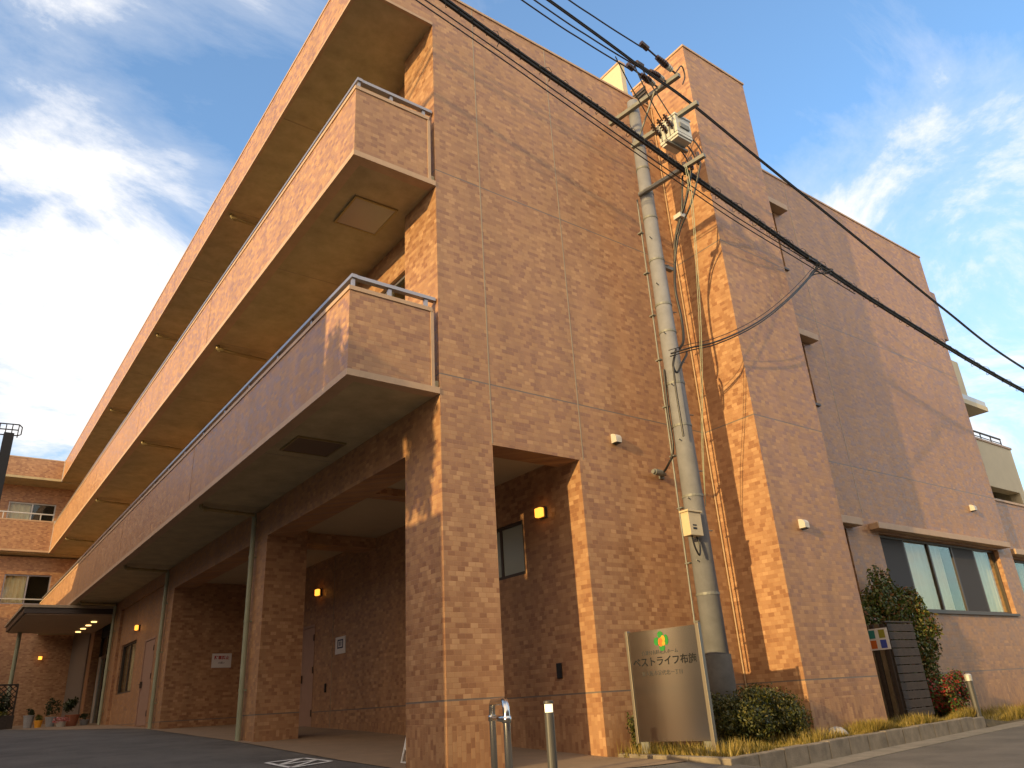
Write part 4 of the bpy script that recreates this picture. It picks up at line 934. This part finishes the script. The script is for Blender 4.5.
for i in range(-6, 12):
    for sgn in (1, -1):
        p0 = Vector((-3.15+i*.16, 23.05, z0+.4)); p1 = p0+Vector((sgn*1.25, 0, 1.25))
        t0_, t1_ = 0, 1
        xs_ = sorted([(-3.15-p0.x)/(sgn*1.25), (-2.24-p0.x)/(sgn*1.25)]); t0_ = max(0, xs_[0]); t1_ = min(.74, xs_[1])
        if t1_-t0_ > .05: a_ = p0.lerp(p1, t0_); b_ = p0.lerp(p1, t1_); m.tube([a_+Vector((0, .012*sgn, 0)), b_+Vector((0, .012*sgn, 0))], .013, WOOD, 4)
for x in (-3.17, -2.22): m.box(x-.025, x+.025, 23.02, 23.08, z0+.4, z0+1.3, WOOD)
m.box(-3.2, -2.20, 23.02, 23.08, z0+1.3, z0+1.35, WOOD); m.build('lattice', tp)
Pn, nr = blob_points(500, (-2.70, 23.0, z0+.75), (.5, .12, .45), 10, .3); leaf_mesh('climber', Pn, nr, .10, POTL, tp, loc=(-2.70, 23, z0))
Pn, nr = blob_points(600, (-2.70, 22.75, z0+.48), (.55, .2, .16), 12, .3); leaf_mesh('flowers', Pn, nr, .07, FLOWL, tp, loc=(-2.70, 22.75, z0))
ms = thing('steel_mast', 'dark steel mast with a lattice bracket on top at the left edge of the drive', 'mast', (-4.30, 10.0, gz(10)))
m = MB().box(-4.40, -4.22, 9.9, 10.1, gz(10), 6.42, BLACK); m.build('post', ms)
m = MB()
for z, in ((6.62,), (6.50,), (6.38,)): m.tube([(-4.85, 9.98-.0, z-.02), (-4.16, 10.02, z+.03)], .013, BLACK, 6)
for i in range(7): x = -4.82+i*.11; m.tube([(x, 10, 6.36), (x, 10, 6.63)], .011, BLACK, 6)
m.tube([(-4.16, 10.02, 6.65), (-4.10, 10.02, 6.60), (-4.10, 10.02, 6.44), (-4.16, 10.02, 6.41)], .013, BLACK, 6)
m.build('lattice_bracket', ms)

# ------------------------------------------------------------------ across the drive and the road: unseen flat and tree shade the ground floor; south houses added to dim the porch
def gable_house(label, x0, x1, y0, y1, h, rise):
    o = thing('unseen_house', label, 'house', ((x0+x1)/2, (y0+y1)/2, -.2)); ym = (y0+y1)/2
    m = MB().box(x0, x1, y0, y1, -.2, h, RENDERW); m.build('wall', o)
    m = MB(); e = .35
    for ya, yb in ((y0-e, ym), (y1+e, ym)): m.face([(x0-e, ya, h-.1), (x1+e, ya, h-.1), (x1+e, yb, h+rise), (x0-e, yb, h+rise)], ROOFT)
    for x in (x0, x1): m.face([(x, y0, h), (x, y1, h), (x, ym, h+rise)], RENDERW)
    m.build('roof', o)
    return o
nb = thing('unseen_house', 'grey rendered flat across the drive, out of view behind the photographer', 'building', (-15, 5, 0))
m = MB().box(-20, -10.0, -1.0, 18.6, -.2, 7.75, RENDERW); m.box(-20, -10.0, 18.6, 45, -.2, 6.75, RENDERW); m.box(-20, -10.05, -1.985, -1.0, -.2, 4.95, RENDERW); m.box(-20.1, -9.9, -.95, 18.7, 7.75, 7.9, ROOFT); m.build('wall', nb)
gable_house('unseen grey house south of the road, low dark roof, added to dim the porch', -9, 4, -20, -11.0, 6.9, 2.0)
gable_house('second unseen house beside the low dark roof, added to dim the porch', -22, -10.5, -21, -11.6, 6.6, 2.2)
gable_house('third unseen house at the east end, added to dim the porch', 6, 20, -21, -11.4, 6.6, 2.2)
tr = thing('street_tree', 'leafy tree beside the neighbouring flat, out of view behind the photographer', 'tree', (-8.9, -1.5, -.2))
m = MB().tube([(-8.9, -1.5, -.2), (-8.95, -1.5, 2.6), (-8.88, -1.45, 4.9)], .13, BARK, 10, r2=.06); m.build('trunk', tr, smooth=True)
Pn, nr = blob_points(3600, (-8.9, -1.10, 5.9), (.8, .60, 1.3), 20, .2, .36); leaf_mesh('crown', Pn, nr, .16, TREEL, tr, loc=(-8.9, -1.5, 5.0))
